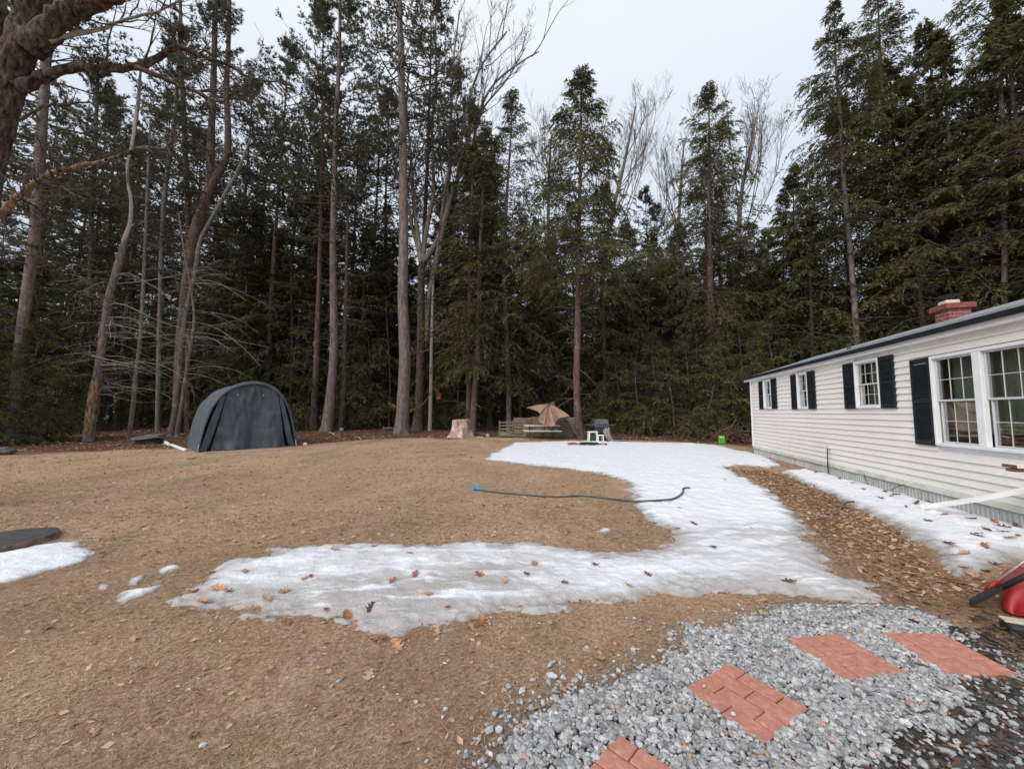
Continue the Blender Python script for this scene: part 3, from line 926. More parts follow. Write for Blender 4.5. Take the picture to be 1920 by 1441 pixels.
def dead_branches(g, T, rad, z0, z1, nb, l0, l1, el=(-0.1, 0.35), az=(0, 6.28), droop=0.35, sub=5, r=0.016):
    A = Acc()
    z = g.uniform(z0, z1, nb); a = g.uniform(az[0], az[1], nb); L = g.uniform(l0, l1, nb); e = g.uniform(el[0], el[1], nb)
    b0 = at(T, z); h = np.stack([np.cos(a), np.sin(a), np.zeros(nb)], -1); sd = np.stack([-np.sin(a), np.cos(a), np.zeros(nb)], -1)
    w = g.randn(nb, 3) * 0.12; dr = droop * g.uniform(0.2, 1.3, nb)

    def pos(t):
        return b0[:, None, :] + h[:, None, :] * (L[:, None] * t)[..., None] + sd[:, None, :] * (L[:, None] * (w[:, :1] * t * t + 0.5 * w[:, 1:2] * np.sin(t * 5)))[..., None] + np.array([0, 0, 1.0]) * (L[:, None] * (np.tan(e)[:, None] * t - dr[:, None] * t * t + 0.2 * w[:, 2:] * np.sin(t * 7)))[..., None]

    t = np.linspace(0, 1, 8)[None].repeat(nb, 0)
    rr = np.clip(r * L / l1, 0.005, 0.05)
    A.tubes(pos(t), rr[:, None] * (1 - 0.8 * t), 4, g.rand(nb))
    if sub:
        ts = g.uniform(0.25, 0.98, (nb, sub)); B = pos(ts); tan = norm(pos(ts + 0.02) - B)
        for lev in range(2):
            D = norm(tan + 0.9 * g.randn(*tan.shape) * np.array([1, 1, 0.6]) + np.array([0, 0, -0.12]))
            Ls = L.mean() * 0.24 * g.uniform(0.4, 1.5, D.shape[:-1]) * (1.0 if lev == 0 else 0.5)
            u = np.linspace(0, 1, 4)
            S = B[..., None, :] + D[..., None, :] * (Ls[..., None] * u)[..., None] + g.randn(*D.shape[:-1], 4, 3) * (Ls[..., None, None] * 0.05) * u[:, None]
            A.tubes(S.reshape(-1, 4, 3), np.array([[0.0065, 0.005, 0.004, 0.002]]).repeat(S[..., 0, 0].size, 0) * (1 if lev == 0 else 0.7), 3, g.rand(S[..., 0, 0].size))
            B = S[..., 2, :].repeat(2, axis=-2); tan = D.repeat(2, axis=-2)
    return A


def bare_crown(g, lines, rads, levels=((7, 0.5), (6, 0.5), (4, 0.55), (3, 0.55)), up=0.35, spread=(0.35, 0.8), t0=0.35, rmin=0.0035):
    """twigs on twigs: lines = list of limb polylines"""
    A = Acc()
    n = 6
    P = []; Rr = []
    for Ln, rd in zip(lines, rads):
        u = np.linspace(0, len(Ln) - 1, n); k = np.arange(len(Ln))
        P.append(np.stack([np.interp(u, k, Ln[:, i]) for i in range(3)], -1)); Rr.append(np.interp(u, k, rd))
    P = np.array(P); Rr = np.array(Rr)
    for li, (kc, lf) in enumerate(levels):
        B = len(P)
        t = np.clip(g.uniform(t0, 1.0, (B, kc)), 0, 0.995); t[:, 0] = 0.97
        f = t * (n - 1); i0 = np.floor(f).astype(int).clip(0, n - 2); fr = (f - i0)[..., None]
        bi = np.arange(B)[:, None]
        base = P[bi, i0] * (1 - fr) + P[bi, i0 + 1] * fr
        tan = norm(P[bi, i0 + 1] - P[bi, i0])
        plen = np.linalg.norm(np.diff(P, axis=1), axis=-1).sum(1)
        rb = Rr[bi, i0] * 0.62
        rp = norm(np.cross(tan, norm(g.randn(B, kc, 3))))
        a = g.uniform(spread[0], spread[1], (B, kc))
        d = norm(tan * np.cos(a)[..., None] + rp * np.sin(a)[..., None] + np.array([0, 0, up]))
        L = plen[:, None] * lf * g.uniform(0.55, 1.2, (B, kc)) * (1.25 - 0.6 * t)
        u = np.linspace(0, 1, n)
        cur = g.randn(B, kc, 3) * 0.10 + np.array([0, 0, 0.10])
        C = base[:, :, None, :] + d[:, :, None, :] * (L[..., None] * u)[..., None] + cur[:, :, None, :] * (L[..., None] * u * u)[..., None]
        C = C + g.randn(B, kc, n, 3) * (L[..., None, None] * 0.012) * (u[:, None] > 0)
        C = C.reshape(-1, n, 3)
        rc = np.maximum(rb.reshape(-1)[:, None] * (1 - 0.72 * u)[None], rmin)
        st_ = [0, 1, 2, 3, 4, 5] if li < 1 else ([0, 2, 4, 5] if li < len(levels) - 1 else [0, 3, 5])
        A.tubes(C[:, st_], rc[:, st_], 5 if li == 0 else (4 if li == 1 else 3), g.rand(len(C)))
        P, Rr = C, rc
    return A


def tree(name, base, trunk_me, trunk_m, parts, label, cat='tree', group=None, rz=0.0, sc=1.0):
    root = empty(name, base, rz, label, cat, group)
    root.scale = (sc, sc, sc)
    link('trunk', trunk_me, trunk_m, root)
    for nm, me, m in parts: tag(link(nm, me, m, root), kind='stuff')
    return root


def copy_tree(src, loc, rz, sc, label=None, group=None):
    r = src.copy(); COL.objects.link(r)
    r.location = tuple(float(c) for c in loc); r.rotation_euler = (0, 0, rz); r.scale = (sc, sc, sc) if np.isscalar(sc) else sc
    if label: r['label'] = label
    if group: r['group'] = group
    for ch in src.children:
        c = ch.copy(); COL.objects.link(c); c.parent = r
        c.matrix_parent_inverse = ch.matrix_parent_inverse.copy()
    return r


def px_line(pts, Y, base_z=None, top=None):
    """photo pixels (x, y, width) of a trunk standing at depth Y -> line relative to its base, radii"""
    P = np.array([dpt(x, y, Y) for x, y, w in pts]); r = np.array([w * Y / FPX / 2 * math.cos(math.atan((x - PW / 2) / FPX)) for x, y, w in pts])
    if base_z is None: base_z = float(gz(P[0, 0], Y))
    base = np.array([P[0, 0], Y, base_z])
    P = P - base
    if top and P[-1, 2] < top:
        d = (P[-1] - P[-2]) / max(1e-6, P[-1, 2] - P[-2, 2]); k = 5
        zz = np.linspace(P[-1, 2], top, k + 1)[1:]
        ext = P[-1] + d * 0.5 * (zz - P[-1, 2])[:, None]; ext[:, 2] = zz
        P = np.vstack([P, ext]); r = np.concatenate([r, r[-1] * np.linspace(1, 0.08, k + 1)[1:]])
    P[0, 2] = -0.12
    # smooth the drawn line
    n = max(14, len(P) * 3)
    S = smooth_path(P, n); S[:, 2] = np.maximum.accumulate(S[:, 2] + np.arange(n) * 1e-5)
    rr = np.interp(np.linspace(0, len(P) - 1, n), np.arange(len(P)), r)
    return base, S, rr


def depth_of(px, py):
    return float(gpt(px, py)[1])


G = np.random.RandomState
TREES = {}


def hero(name, pts, Y, label, kind, bk, seed, top=None, crown=None, dead=None, leafm=None, sides=12, group=None, cat='tree'):
    base, T, rad = px_line(pts, Y, top=top)
    g = G(seed)
    parts = []
    if crown:
        fn = hemlock if kind == 'hemlock' else pine
        br, fo = fn(g, T, rad, **crown)
        parts += [('branches', br.mesh('branches'), BK_TWIG), ('foliage', fo.mesh('foliage', False), leafm or (LF_HEM if kind == 'hemlock' else LF_PINE))]
    for dd in (dead or []):
        parts.append(('dead_branches', dead_branches(g, T, rad, **dd).mesh('dead_branches'), BK_DEAD if kind == 'dead' else BK_DULL))
    TREES[name + str(seed)] = tree(name, base, tmesh(T, rad, sides=sides, g=g), bk, parts, label, cat, group)
    return base, T, rad


# --- the great dark tree whose trunk leans into the frame at the left
Yo = 6.0
base, T, rad = px_line([(-88, 955, 88), (-76, 760, 80), (-60, 600, 76), (-36, 430, 74), (-18, 300, 78), (8, 190, 86), (36, 95, 88), (70, 0, 84), (105, -110, 70)], Yo)
g = G(3)
oak_me = tmesh(T, rad * 0.86, sides=72, g=g)
co = np.empty(len(oak_me.vertices) * 3, np.float32); oak_me.vertices.foreach_get('co', co); co = co.reshape(-1, 72, 3)
ctr_ = co.mean(1, keepdims=True); aa_ = np.arange(72)[None, :] / 72 * 36.0; hh_ = co[..., 2]
co = ctr_ + (co - ctr_) * (1 + 0.10 * vnoise(aa_ + 0.5 * np.sin(hh_ * 3), hh_ * 3.5) + 0.05 * vnoise(aa_ * 2.3, hh_ * 9))[..., None]
oak_me.vertices.foreach_set('co', co.reshape(-1).astype(np.float32)); oak_me.update()
oak = tree('old_pine_tree', base, oak_me, BK_OAK, [], 'massive dark furrowed tree trunk leaning in with crooked limbs', 'tree')
limbs = [([(30, 165, 26), (70, 150, 22), (110, 132, 19), (170, 126, 17), (225, 127, 16), (265, 122, 17), (300, 106, 13), (330, 88, 12), (365, 100, 10), (395, 112, 9), (430, 122, 7), (470, 146, 5), (535, 154, 3)], BK_OAK, 'limb', 0.25),
         ([(255, 126, 9), (300, 144, 8), (330, 158, 7), (370, 172, 6), (408, 190, 5.5), (432, 178, 4), (475, 152, 2)], BK_OAK, 'limb', 0.1),
         ([(-24, 416, 15), (5, 398, 13), (28, 374, 12), (50, 358, 12), (75, 338, 10), (105, 322, 9), (150, 311, 8), (200, 301, 7)], BK_STRIP, 'stripped_limb', -0.1), ([(192, 303, 7.5), (215, 297, 7.5), (240, 287, 7.5), (258, 280, 7), (275, 277, 7), (295, 280, 5), (318, 276, 2)], BK_OAK, 'limb', -0.1),
         ([(50, 90, 48), (85, 62, 44), (118, 30, 40), (160, 8, 34), (215, -8, 28), (290, -40, 20), (370, -90, 14)], BK_OAK, 'limb', 0.0),
         ([(92, 78, 9), (130, 66, 8), (190, 54, 7), (240, 34, 6), (300, 20, 4), (350, -10, 3)], BK_DEAD, 'limb', 0.3),
         ([(-20, 60, 40), (-5, 20, 34), (-25, -60, 28)], BK_OAK, 'limb', 0.0),
         ([(38, 225, 6), (80, 200, 5), (125, 197, 4), (168, 190, 2)], BK_OAK, 'limb', 0.3),
         ([(20, 300, 6), (60, 312, 5), (90, 345, 4), (120, 352, 3), (150, 372, 2)], BK_OAK, 'limb', -0.2)]
tw = []
for pts, m, nm, dy in limbs:
    L = np.array([dpt(x, y, Yo + dy * (x - pts[0][0]) / 100.0) for x, y, w in pts]) - base
    n = len(L) * 4
    S = smooth_path(L, n); S[2:-1] += g.randn(n - 3, 3) * 0.006
    rr = np.interp(np.linspace(0, len(L) - 1, n), np.arange(len(L)), [w * Yo / FPX / 2 for x, y, w in pts])
    rr = rr * (1 + 0.25 * g.randn(n) * 0.5)
    A = Acc(); A.tubes(S[None], np.maximum(rr, 0.004)[None], 9)
    link(nm, A.mesh(nm), m, oak)
    tw.append((S, rr))
A = bare_crown(g, [s for s, r in tw], [np.minimum(r, 0.03) for s, r in tw], ((11, 0.30), (5, 0.5), (3, 0.5)), up=0.05, spread=(0.5, 1.2), t0=0.25)
tag(link('twigs', A.mesh('twigs'), BK_TWIG, oak), kind='stuff')

# --- trunks that can be told apart along the yard's edge
YE = {k: depth_of(*v) for k, v in dict(big=(753, 812), snag=(166, 827), twin=(318, 818), slim=(612, 809), fork=(784, 806), hem=(1087, 820)).items()}
hero('pine_tree', [(22, 812, 30), (40, 640, 27), (52, 540, 26), (66, 440, 26), (75, 300, 25), (84, 150, 24), (92, 20, 22)], 17.5, 'thick grey pine trunk beside the leaning dark tree, boughs high up', 'pine', BK_PINE, 21, top=24, crown=dict(z0=8.0, Lmax=4.6, nb=80), dead=[dict(z0=4, z1=12, nb=22, l0=1.0, l1=2.8)])
snag_pts = [(165, 829, 26), (170, 795, 23), (176, 750, 23), (184, 700, 19), (190, 660, 17), (197, 600, 17), (206, 550, 17), (219, 507, 17), (233, 455, 14), (244, 418, 8), (246, 375, 7), (240, 342, 8), (240, 309, 7), (249, 267, 7.5), (256, 217, 8), (260, 184, 8), (262, 148, 6), (266, 118, 3)]
base, T, rad = px_line(snag_pts, YE['snag'])
g = G(5)
snag = tree('dead_snag', base, tmesh(T, rad, sides=14, g=g), BK_PINE, [('dead_branches', dead_branches(g, T, rad, 2.2, 8.4, 38, 1.2, 4.4, az=(-1.2, 0.9), el=(-0.15, 0.35), sub=6, r=0.03).mesh('dead_branches'), BK_DEAD), ('dead_branches', dead_branches(g, T, rad, 2.5, 8.5, 12, 0.8, 2.4, az=(2.0, 4.4)).mesh('dead_branches'), BK_DEAD)], 'leaning dead trunk with bark stripped to orange wood near its base', 'tree')


def sleeve(T, rad, za, zb, off, grow, m, name, parent, a0=0.0, a1=6.283):
    """patch of bare wood standing proud of the bark over part of the girth"""
    zz = np.linspace(za, zb, 26); c = at(T, zz); r = np.interp(zz, T[:, 2], rad) * grow
    ang = np.linspace(a0, a1, 16)
    e = 0.25 * np.sin(np.linspace(0, math.pi, 26)) ** 0.5 / 0.25
    V = []
    for i in range(26):
        half = (a1 - a0) / 2 * e[i] * (1 + 0.35 * (vnoise(i * 0.7, 3.3 + a0)))
        mid = (a0 + a1) / 2
        aa = mid + np.linspace(-half, half, 16)
        rr_ = r[i] * (1 + 0.05 * vnoise(aa * 3, i * 0.6)) + off
        V.append(np.stack([c[i, 0] + rr_ * np.cos(aa), c[i, 1] + rr_ * np.sin(aa), np.full(16, zz[i])], -1))
    V = np.array(V).reshape(-1, 3)
    q = (np.arange(25)[:, None] * 16 + np.arange(15)[None]).reshape(-1)
    return link(name, raw_mesh(name, V, [np.stack([q, q + 1, q + 17, q + 16], -1)]), m, parent)


tag(sleeve(T, rad, 0.15, 3.2, 0.012, 1.08, BK_STRIP, 'stripped_wood', snag, -2.9, 0.5), 'orange bare wood where the bark is gone')
sleeve(T, rad, 4.9, 5.7, 0.006, 1.07, BK_STRIP, 'stripped_wood', snag, -3.0, -1.6)
sleeve(T, rad, 10.0, 13.2, 0.006, 1.08, BK_BIRCH, 'stripped_wood', snag, -2.9, 0.3)
sleeve(T, rad, 13.6, 17.5, 0.006, 1.08, BK_BIRCH, 'stripped_wood', snag, -2.6, -0.2)

hero('slender_tree', [(242, 812, 11), (250, 760, 10), (255, 700, 9), (264, 625, 8), (269, 525, 7), (275, 380, 6), (281, 250, 5)], YE['snag'] + 1.5, 'slender pale trunk between the stripped snag and the fabric shelter', 'dead', BK_MAPLE, 22, top=18, dead=[dict(z0=3, z1=14, nb=30, l0=0.6, l1=2.2)])
base, T, rad = hero('twin_trunk_tree', [(318, 819, 13), (326, 780, 11), (333, 727, 11), (340, 643, 10), (350, 577, 9), (366, 509, 9), (374, 453, 8), (396, 411, 8), (421, 364, 7), (446, 320, 6), (470, 260, 4)], YE['twin'], 'crooked twin grey trunk with drooping dead boughs beside the shelter', 'dead', BK_MAPLE, 23, top=None, dead=[dict(z0=3.0, z1=9.8, nb=36, l0=1.6, l1=4.8, az=(-1.2, 0.6), el=(0.0, 0.5), droop=0.55, sub=6, r=0.03), dict(z0=3, z1=9, nb=14, l0=1.0, l1=3.0, az=(2.2, 4.2))])
o = TREES['twin_trunk_tree23']
b2_, T2_, r2_ = px_line([(330, 819, 9), (340, 760, 8), (350, 693, 7), (361, 627, 7), (364, 593, 6), (358, 540, 5), (345, 470, 4), (335, 400, 3)], YE['twin'])
A = Acc(); A.tubes((T2_ + (b2_ - base))[None], r2_[None], 8); link('trunk', A.mesh('second_trunk'), BK_MAPLE, o)

hero('pine_tree', [(332, 806, 20), (338, 650, 20), (352, 520, 22), (369, 420, 24), (391, 364, 20), (394, 300, 17), (397, 231, 15), (400, 162, 14), (402, 90, 12), (404, 0, 10)], 24.5, 'dark forked pine trunk splitting into two stems above the shelter', 'pine', BK_HEM, 24, top=30, crown=dict(z0=11, Lmax=4.8, nb=95), dead=[dict(z0=5, z1=16, nb=30, l0=0.8, l1=3.0)])
b0_ = np.array(TREES['pine_tree24'].location)
b2_, T2_, r2_ = px_line([(378, 395, 15), (402, 338, 15), (419, 309, 13), (427, 273, 12), (427, 217, 11), (424, 175, 10), (428, 100, 9), (430, 0, 6)], 24.5)
A = Acc(); T2_[0] = T2_[1]
Pm = np.array([dpt(x, y, 24.5) for x, y in [(384, 380), (402, 338), (419, 309), (427, 273), (427, 217), (424, 175), (428, 100), (430, 0)]]) - b0_
S = smooth_path(Pm, 24); A.tubes(S[None], np.linspace(0.26, 0.12, 24)[None], 9); link('trunk', A.mesh('forked_trunk'), BK_HEM, TREES['pine_tree24'])
hero('pine_tree', [(352, 806, 13), (354, 600, 13), (353, 420, 13), (349, 320, 12), (345, 220, 11), (341, 134, 9), (338, 0, 7)], 27.5, 'straight dark pine trunk standing just left of the forked pine', 'pine', BK_HEM, 25, top=30, crown=dict(z0=10, Lmax=4.4, nb=80), dead=[dict(z0=5, z1=14, nb=24, l0=0.8, l1=2.5)])
hero('pine_tree', [(296, 808, 11), (300, 600, 11), (305, 425, 11), (310, 356, 10), (321, 273, 10), (330, 190, 8), (336, 60, 6)], 25.5, 'pale leaning pine trunk between the snag and the forked pine', 'pine', BK_PINE, 26, top=26, crown=dict(z0=13, Lmax=3.8, nb=60), dead=[dict(z0=5, z1=14, nb=24, l0=0.8, l1=2.5)])
hero('pine_tree', [(168, 808, 12), (169, 600, 12), (171, 420, 11), (179, 272, 9), (184, 120, 7)], 27.0, 'distant dark pine trunk in the gap behind the peeled limb', 'pine', BK_HEM, 27, top=27, crown=dict(z0=8, Lmax=4.6, nb=80), dead=[dict(z0=4, z1=12, nb=24, l0=0.8, l1=2.6)])
hero('pine_tree', [(612, 810, 24), (620, 740, 18), (626, 654, 16), (625, 540, 14), (624, 455, 13), (627, 341, 12), (630, 228, 10), (636, 114, 8), (638, 0, 6)], YE['slim'], 'slim pale pine trunk leaning slightly, right of the fabric shelter', 'pine', BK_PINE, 28, top=33, crown=dict(z0=12, Lmax=4.8, nb=95), dead=[dict(z0=4, z1=17, nb=44, l0=0.8, l1=3.4, droop=0.15, el=(-0.1, 0.4))])
hero('slender_tree', [(637, 808, 11), (644, 730, 9), (646, 626, 8), (649, 520, 7), (652, 400, 5)], YE['slim'] + 0.8, 'thin trunk growing beside the slim pale pine', 'dead', BK_HEM, 29, top=16, crown=None, dead=[dict(z0=4, z1=12, nb=16, l0=0.6, l1=2.2)])
hero('pine_tree', [(752, 816, 32), (754, 795, 27), (756, 757, 24), (759, 690, 23), (759, 640, 22), (755, 569, 20), (756, 500, 19), (757, 455, 18), (756, 341, 16.5), (755, 228, 15), (752, 114, 13), (748, 0, 11)], YE['big'], 'tall smooth grey pine trunk, thickest along the lawn edge', 'pine', BK_PINE, 30, top=36, crown=dict(z0=18, Lmax=4.6, nb=95), sides=20, dead=[dict(z0=13, z1=20, nb=16, l0=0.8, l1=2.6)])
# the forked maple with the bare crown
base, T, rad = px_line([(783, 810, 24), (786, 770, 18), (788, 711, 17), (789, 640, 15), (789, 597, 14), (790, 520, 13), (792, 492, 13)], YE['fork'])
g = G(31)
mp_root = tree('maple_tree', base, tmesh(T, rad, sides=14, g=g), BK_OAK, [], 'bare maple forking into many pale limbs beside the tall pine', 'tree')
forks = [[(791, 500, 10), (783, 462, 8), (773, 427, 7), (768, 398, 6), (752, 350, 5), (735, 280, 4), (722, 200, 3)],
         [(792, 495, 9), (786, 455, 8), (779, 410, 7), (772, 341, 6), (770, 285, 5), (762, 200, 4), (768, 120, 3)],
         [(793, 492, 10), (797, 450, 9), (806, 400, 8), (813, 364, 7), (812, 300, 6), (810, 230, 5), (818, 150, 3.5), (815, 60, 2)],
         [(795, 492, 12), (812, 465, 11), (827, 432, 10), (833, 370, 8), (845, 310, 7), (861, 285, 6), (878, 190, 5), (905, 120, 4), (950, 60, 3)],
         [(800, 640, 9), (803, 569, 10), (816, 500, 12), (833, 421, 11), (845, 370, 10), (856, 341, 8), (870, 285, 7), (890, 228, 6), (924, 160, 4.5), (975, 118, 3), (1010, 97, 2)],
         [(850, 350, 7), (880, 300, 6), (893, 240, 5), (908, 200, 4), (950, 150, 3), (985, 90, 2)],
         [(838, 400, 6), (842, 300, 5), (846, 200, 4), (852, 100, 3), (862, 20, 2)]]
ln = []; rd = []
for pts in forks:
    L = np.array([dpt(x, y, YE['fork'] + 0.15 * (i % 3)) for i, (x, y, w) in enumerate(pts)]) - base
    n = len(L) * 3; S = smooth_path(L, n)
    rr = np.interp(np.linspace(0, len(L) - 1, n), np.arange(len(L)), [w * YE['fork'] / FPX / 2 for x, y, w in pts])
    A = Acc(); A.tubes(S[None], rr[None], 8); link('limb', A.mesh('limb'), BK_MAPLE, mp_root)
    ln.append(S); rd.append(np.minimum(rr, 0.07))
A = bare_crown(g, ln, rd, ((11, 0.26), (6, 0.42), (4, 0.5), (3, 0.5)), up=0.25, spread=(0.3, 0.7), t0=0.22, rmin=0.006)
tag(link('twigs', A.mesh('twigs'), BK_TWIG, mp_root), kind='stuff')
# beech sapling holding its orange leaves
base, T, rad = px_line([(806, 811, 8), (808, 730, 7), (809, 654, 6), (811, 569, 5), (814, 510, 3)], YE['fork'] - 0.6)
g = G(32)
bl = [([(809, 735), (790, 760), (765, 768), (745, 762), (728, 755)], 1), ([(810, 640), (830, 640), (855, 640), (880, 650)], 1), ([(809, 665), (835, 655), (865, 645), (880, 648)], 1), ([(809, 655), (780, 660), (770, 650)], .6), ([(810, 725), (822, 735), (822, 745)], .7), ([(811, 610), (800, 618), (790, 612)], .6), ([(811, 620), (840, 600), (870, 580)], .15)]
A = Acc(); Lf = Acc()
for pts, dens in bl:
    L = np.array([dpt(x, y, YE['fork'] - 0.6 + 0.3 * i * (1 if dens == 1 else -1)) for i, (x, y) in enumerate(pts)]) - base
    S = smooth_path(L, 14); A.tubes(S[None], np.linspace(0.02, 0.005, 14)[None], 5)
    k = int(200 * dens); u = g.uniform(0.35, 1, k) * 13; i0 = u.astype(int).clip(0, 12)
    C = S[i0] + (u - i0)[:, None] * (S[np.minimum(i0 + 1, 13)] - S[i0]) + g.randn(k, 3) * 0.05
    Lf.leaves(C, np.stack([g.randn(k) * 0.5, g.randn(k) * 0.5, -np.ones(k)], -1), g.randn(k, 3), g.uniform(0.10, 0.19, k), g.uniform(0.05, 0.09, k), g.rand(k))
tree('beech_sapling', base, tmesh(T, rad, sides=8, g=g), BK_BIRCH, [('branches', A.mesh('branches'), BK_BIRCH), ('leaves', Lf.mesh('leaves', False), LF_BEECH)], 'thin pale beech sapling still holding orange dry leaves', 'tree')

hemlock_w = dict(ns=15, nl=20)
hero('hemlock_tree', [(878, 800, 12), (879, 740, 10), (880, 671, 10), (881, 560, 9), (884, 400, 7), (890, 250, 4), (893, 215, 2)], 25.5, 'hemlock with drooping feathery boughs, left of a twin trunk', 'hemlock', BK_HEM, 33, crown=dict(z0=4.4, Lmax=3.9, nb=105, prof=0.65, **hemlock_w), dead=[dict(z0=1.5, z1=5, nb=8, l0=0.8, l1=2.2)])
hero('hemlock_tree', [(886, 812, 15), (890, 740, 12), (894, 683, 11), (897, 626, 10), (900, 480, 8), (908, 330, 5), (915, 240, 2)], 24.6, 'hemlock rising right behind the pale cut stump', 'hemlock', BK_HEM, 34, crown=dict(z0=4.0, Lmax=4.2, nb=110, prof=0.65, **hemlock_w), dead=[dict(z0=1.5, z1=5, nb=10, l0=0.8, l1=2.4)])
hero('hemlock_tree', [(954, 795, 11), (954, 734, 10), (950, 626, 9), (946, 455, 7), (955, 300, 4), (962, 178, 2)], 25.8, 'hemlock behind the gapped end of the plank fence', 'hemlock', BK_PINE, 35, crown=dict(z0=3.2, Lmax=4.4, nb=130, prof=0.65, **hemlock_w))
hero('hemlock_tree', [(1087, 822, 22), (1084, 790, 16), (1082, 755, 13), (1081, 697, 12), (1083, 629, 13), (1083, 571, 10), (1084, 482, 9), (1087, 371, 7), (1089, 238, 4), (1090, 138, 1.5)], YE['hem'], 'tall spired hemlock standing at the right end of the plank fence', 'hemlock', BK_HEM, 36, crown=dict(z0=8.6, Lmax=4.4, nb=150, prof=0.7, **hemlock_w), dead=[dict(z0=2, z1=10, nb=36, l0=0.6, l1=2.6, el=(-0.5, 0.5))], sides=14)
hero('hemlock_tree', [(1338, 812, 20), (1335, 700, 17), (1332, 615, 16), (1330, 450, 11), (1330, 300, 6), (1329, 166, 1.5)], 26.0, 'broad spired hemlock above the young hemlock thicket', 'hemlock', BK_HEM, 37, crown=dict(z0=6.0, Lmax=5.4, nb=165, prof=0.7, **hemlock_w), dead=[dict(z0=3.5, z1=8.5, nb=44, l0=0.5, l1=2.2, el=(-0.2, 0.9))])
hero('hemlock_tree', [(1612, 815, 15), (1608, 700, 14), (1604, 600, 13), (1597, 510, 12), (1591, 437, 11), (1583, 354, 10), (1574, 208, 7), (1566, 100, 4), (1564, 8, 1.5)], 22.5, 'tall hemlock with a pale crooked trunk behind the white house', 'hemlock', BK_PINE, 38, crown=dict(z0=11.5, Lmax=4.0, nb=140, **hemlock_w), dead=[dict(z0=4, z1=12, nb=30, l0=0.6, l1=3.0)])
hero('hemlock_tree', [(1680, 815, 14), (1674, 660, 13), (1668, 560, 12), (1660, 350, 9), (1652, 146, 6), (1646, 0, 3), (1644, -40, 1.5)], 23.5, 'hemlock rising straight behind the left of the brick chimney', 'hemlock', BK_HEM, 39, crown=dict(z0=7.0, Lmax=4.3, nb=150, **hemlock_w))
hero('hemlock_tree', [(1890, 800, 16), (1887, 680, 15), (1884, 583, 14), (1883, 450, 13), (1882, 333, 12), (1876, 150, 9), (1868, -30, 6)], 19.0, 'hemlock with long bare lower boughs behind the roof right of the chimney', 'hemlock', BK_MAPLE, 40, top=29, crown=dict(z0=12.5, Lmax=4.6, nb=120, **hemlock_w), dead=[dict(z0=5, z1=14, nb=46, l0=1.5, l1=4.5, el=(-0.1, 0.25), droop=0.2, sub=6, r=0.024)])
# bare crowns against the sky
for k, (pts, Y, lab, seed) in enumerate([([(1128, 800, 13), (1130, 640, 12), (1131, 500, 10), (1148, 400, 8), (1166, 326, 7), (1180, 260, 5), (1192, 200, 3)], 33.0, 'bare leafless tree with a fan crown right of the tall spired hemlock', 50),
                                        ([(1376, 800, 14), (1378, 600, 12), (1384, 440, 10), (1392, 350, 8), (1405, 290, 6), (1418, 220, 4)], 32.0, 'bare leafless tree with a broom crown right of the broad spired hemlock', 51),
                                        ([(1028, 800, 10), (1030, 600, 9), (1028, 420, 7), (1030, 320, 5), (1034, 250, 3)], 36.0, 'thin bare tree peeping up left of the tall spired hemlock', 52),
                                        ([(1268, 800, 9), (1270, 600, 8), (1272, 430, 7), (1278, 330, 5), (1282, 270, 3)], 36.0, 'thin bare tree peeping up left of the broad spired hemlock', 53)]):
    base, T, rad = px_line(pts, Y)
    g = G(seed)
    up = [T[int(len(T) * f):] for f in (0.55, 0.62, 0.7)]
    lim = []; lr = []
    Hh = T[-1, 2]; span = (4.6, 5.0, 2.6, 2.6)[k]; nl_ = (16, 16, 8, 8)[k]
    for j in range(nl_):
        z = Hh * g.uniform(0.45, 0.86); b = at(T, z); a = g.rand() * 6.28; rch = span * g.uniform(0.35, 0.9); zt = Hh * g.uniform(0.90, 1.02) - rch * 0.25
        u = np.linspace(0, 1, 8)[:, None]
        e = np.array([math.cos(a) * rch, math.sin(a) * rch, zt - z])
        L = b + e * u + np.array([e[0], e[1], 0]) * 0.25 * (np.sin(u * math.pi)) 
        lim.append(L); lr.append(np.linspace(0.05, 0.014, 8))
    lim.append(T[-8:]); lr.append(np.linspace(0.06, 0.015, 8))
    A = Acc(); A.tubes(np.array(lim[:-1]), np.array(lr[:-1]), 5)
    A2 = bare_crown(g, lim, lr, ((9, 0.32), (6, 0.44), (4, 0.5)), up=0.28, spread=(0.3, 0.75), t0=0.2, rmin=0.0065)
    tree('bare_tree', base, tmesh(T, rad, sides=8, g=g), BK_MAPLE, [('limbs', A.mesh('limbs'), BK_MAPLE), ('twigs', A2.mesh('twigs'), BK_MAPLE)], lab, 'tree')

# --- stock trees for the rest of the wood, copied
stock_root = {}
protos = []


def stock(name, seed, H, r, kind, bk, crown, dead=None, leafm=None):
    g = G(seed); T, rad = trunk_line(H, r, g)
    fn = hemlock if kind == 'hemlock' else pine
    br, fo = fn(g, T, rad, **crown)
    parts = [('branches', br.mesh('branches'), BK_TWIG), ('foliage', fo.mesh('foliage', False), leafm or (LF_HEM if kind == 'hemlock' else LF_PINE))]
    if dead: parts.append(('dead_branches', dead_branches(g, T, rad, **dead).mesh('dead_branches'), BK_DULL))
    return dict(name=name, tm=tmesh(T, rad, sides=8, g=g), bk=bk, parts=parts, used=None)


def plant(p, loc, rz, sc, label, group, cat='tree'):
    if p['used'] is None:
        p['used'] = tree(p['name'], loc, p['tm'], p['bk'], p['parts'], label, cat, group, rz, 1.0)
        p['used'].scale = (sc, sc, sc) if np.isscalar(sc) else sc
        return p['used']
    return copy_tree(p['used'], loc, rz, sc, label, group)


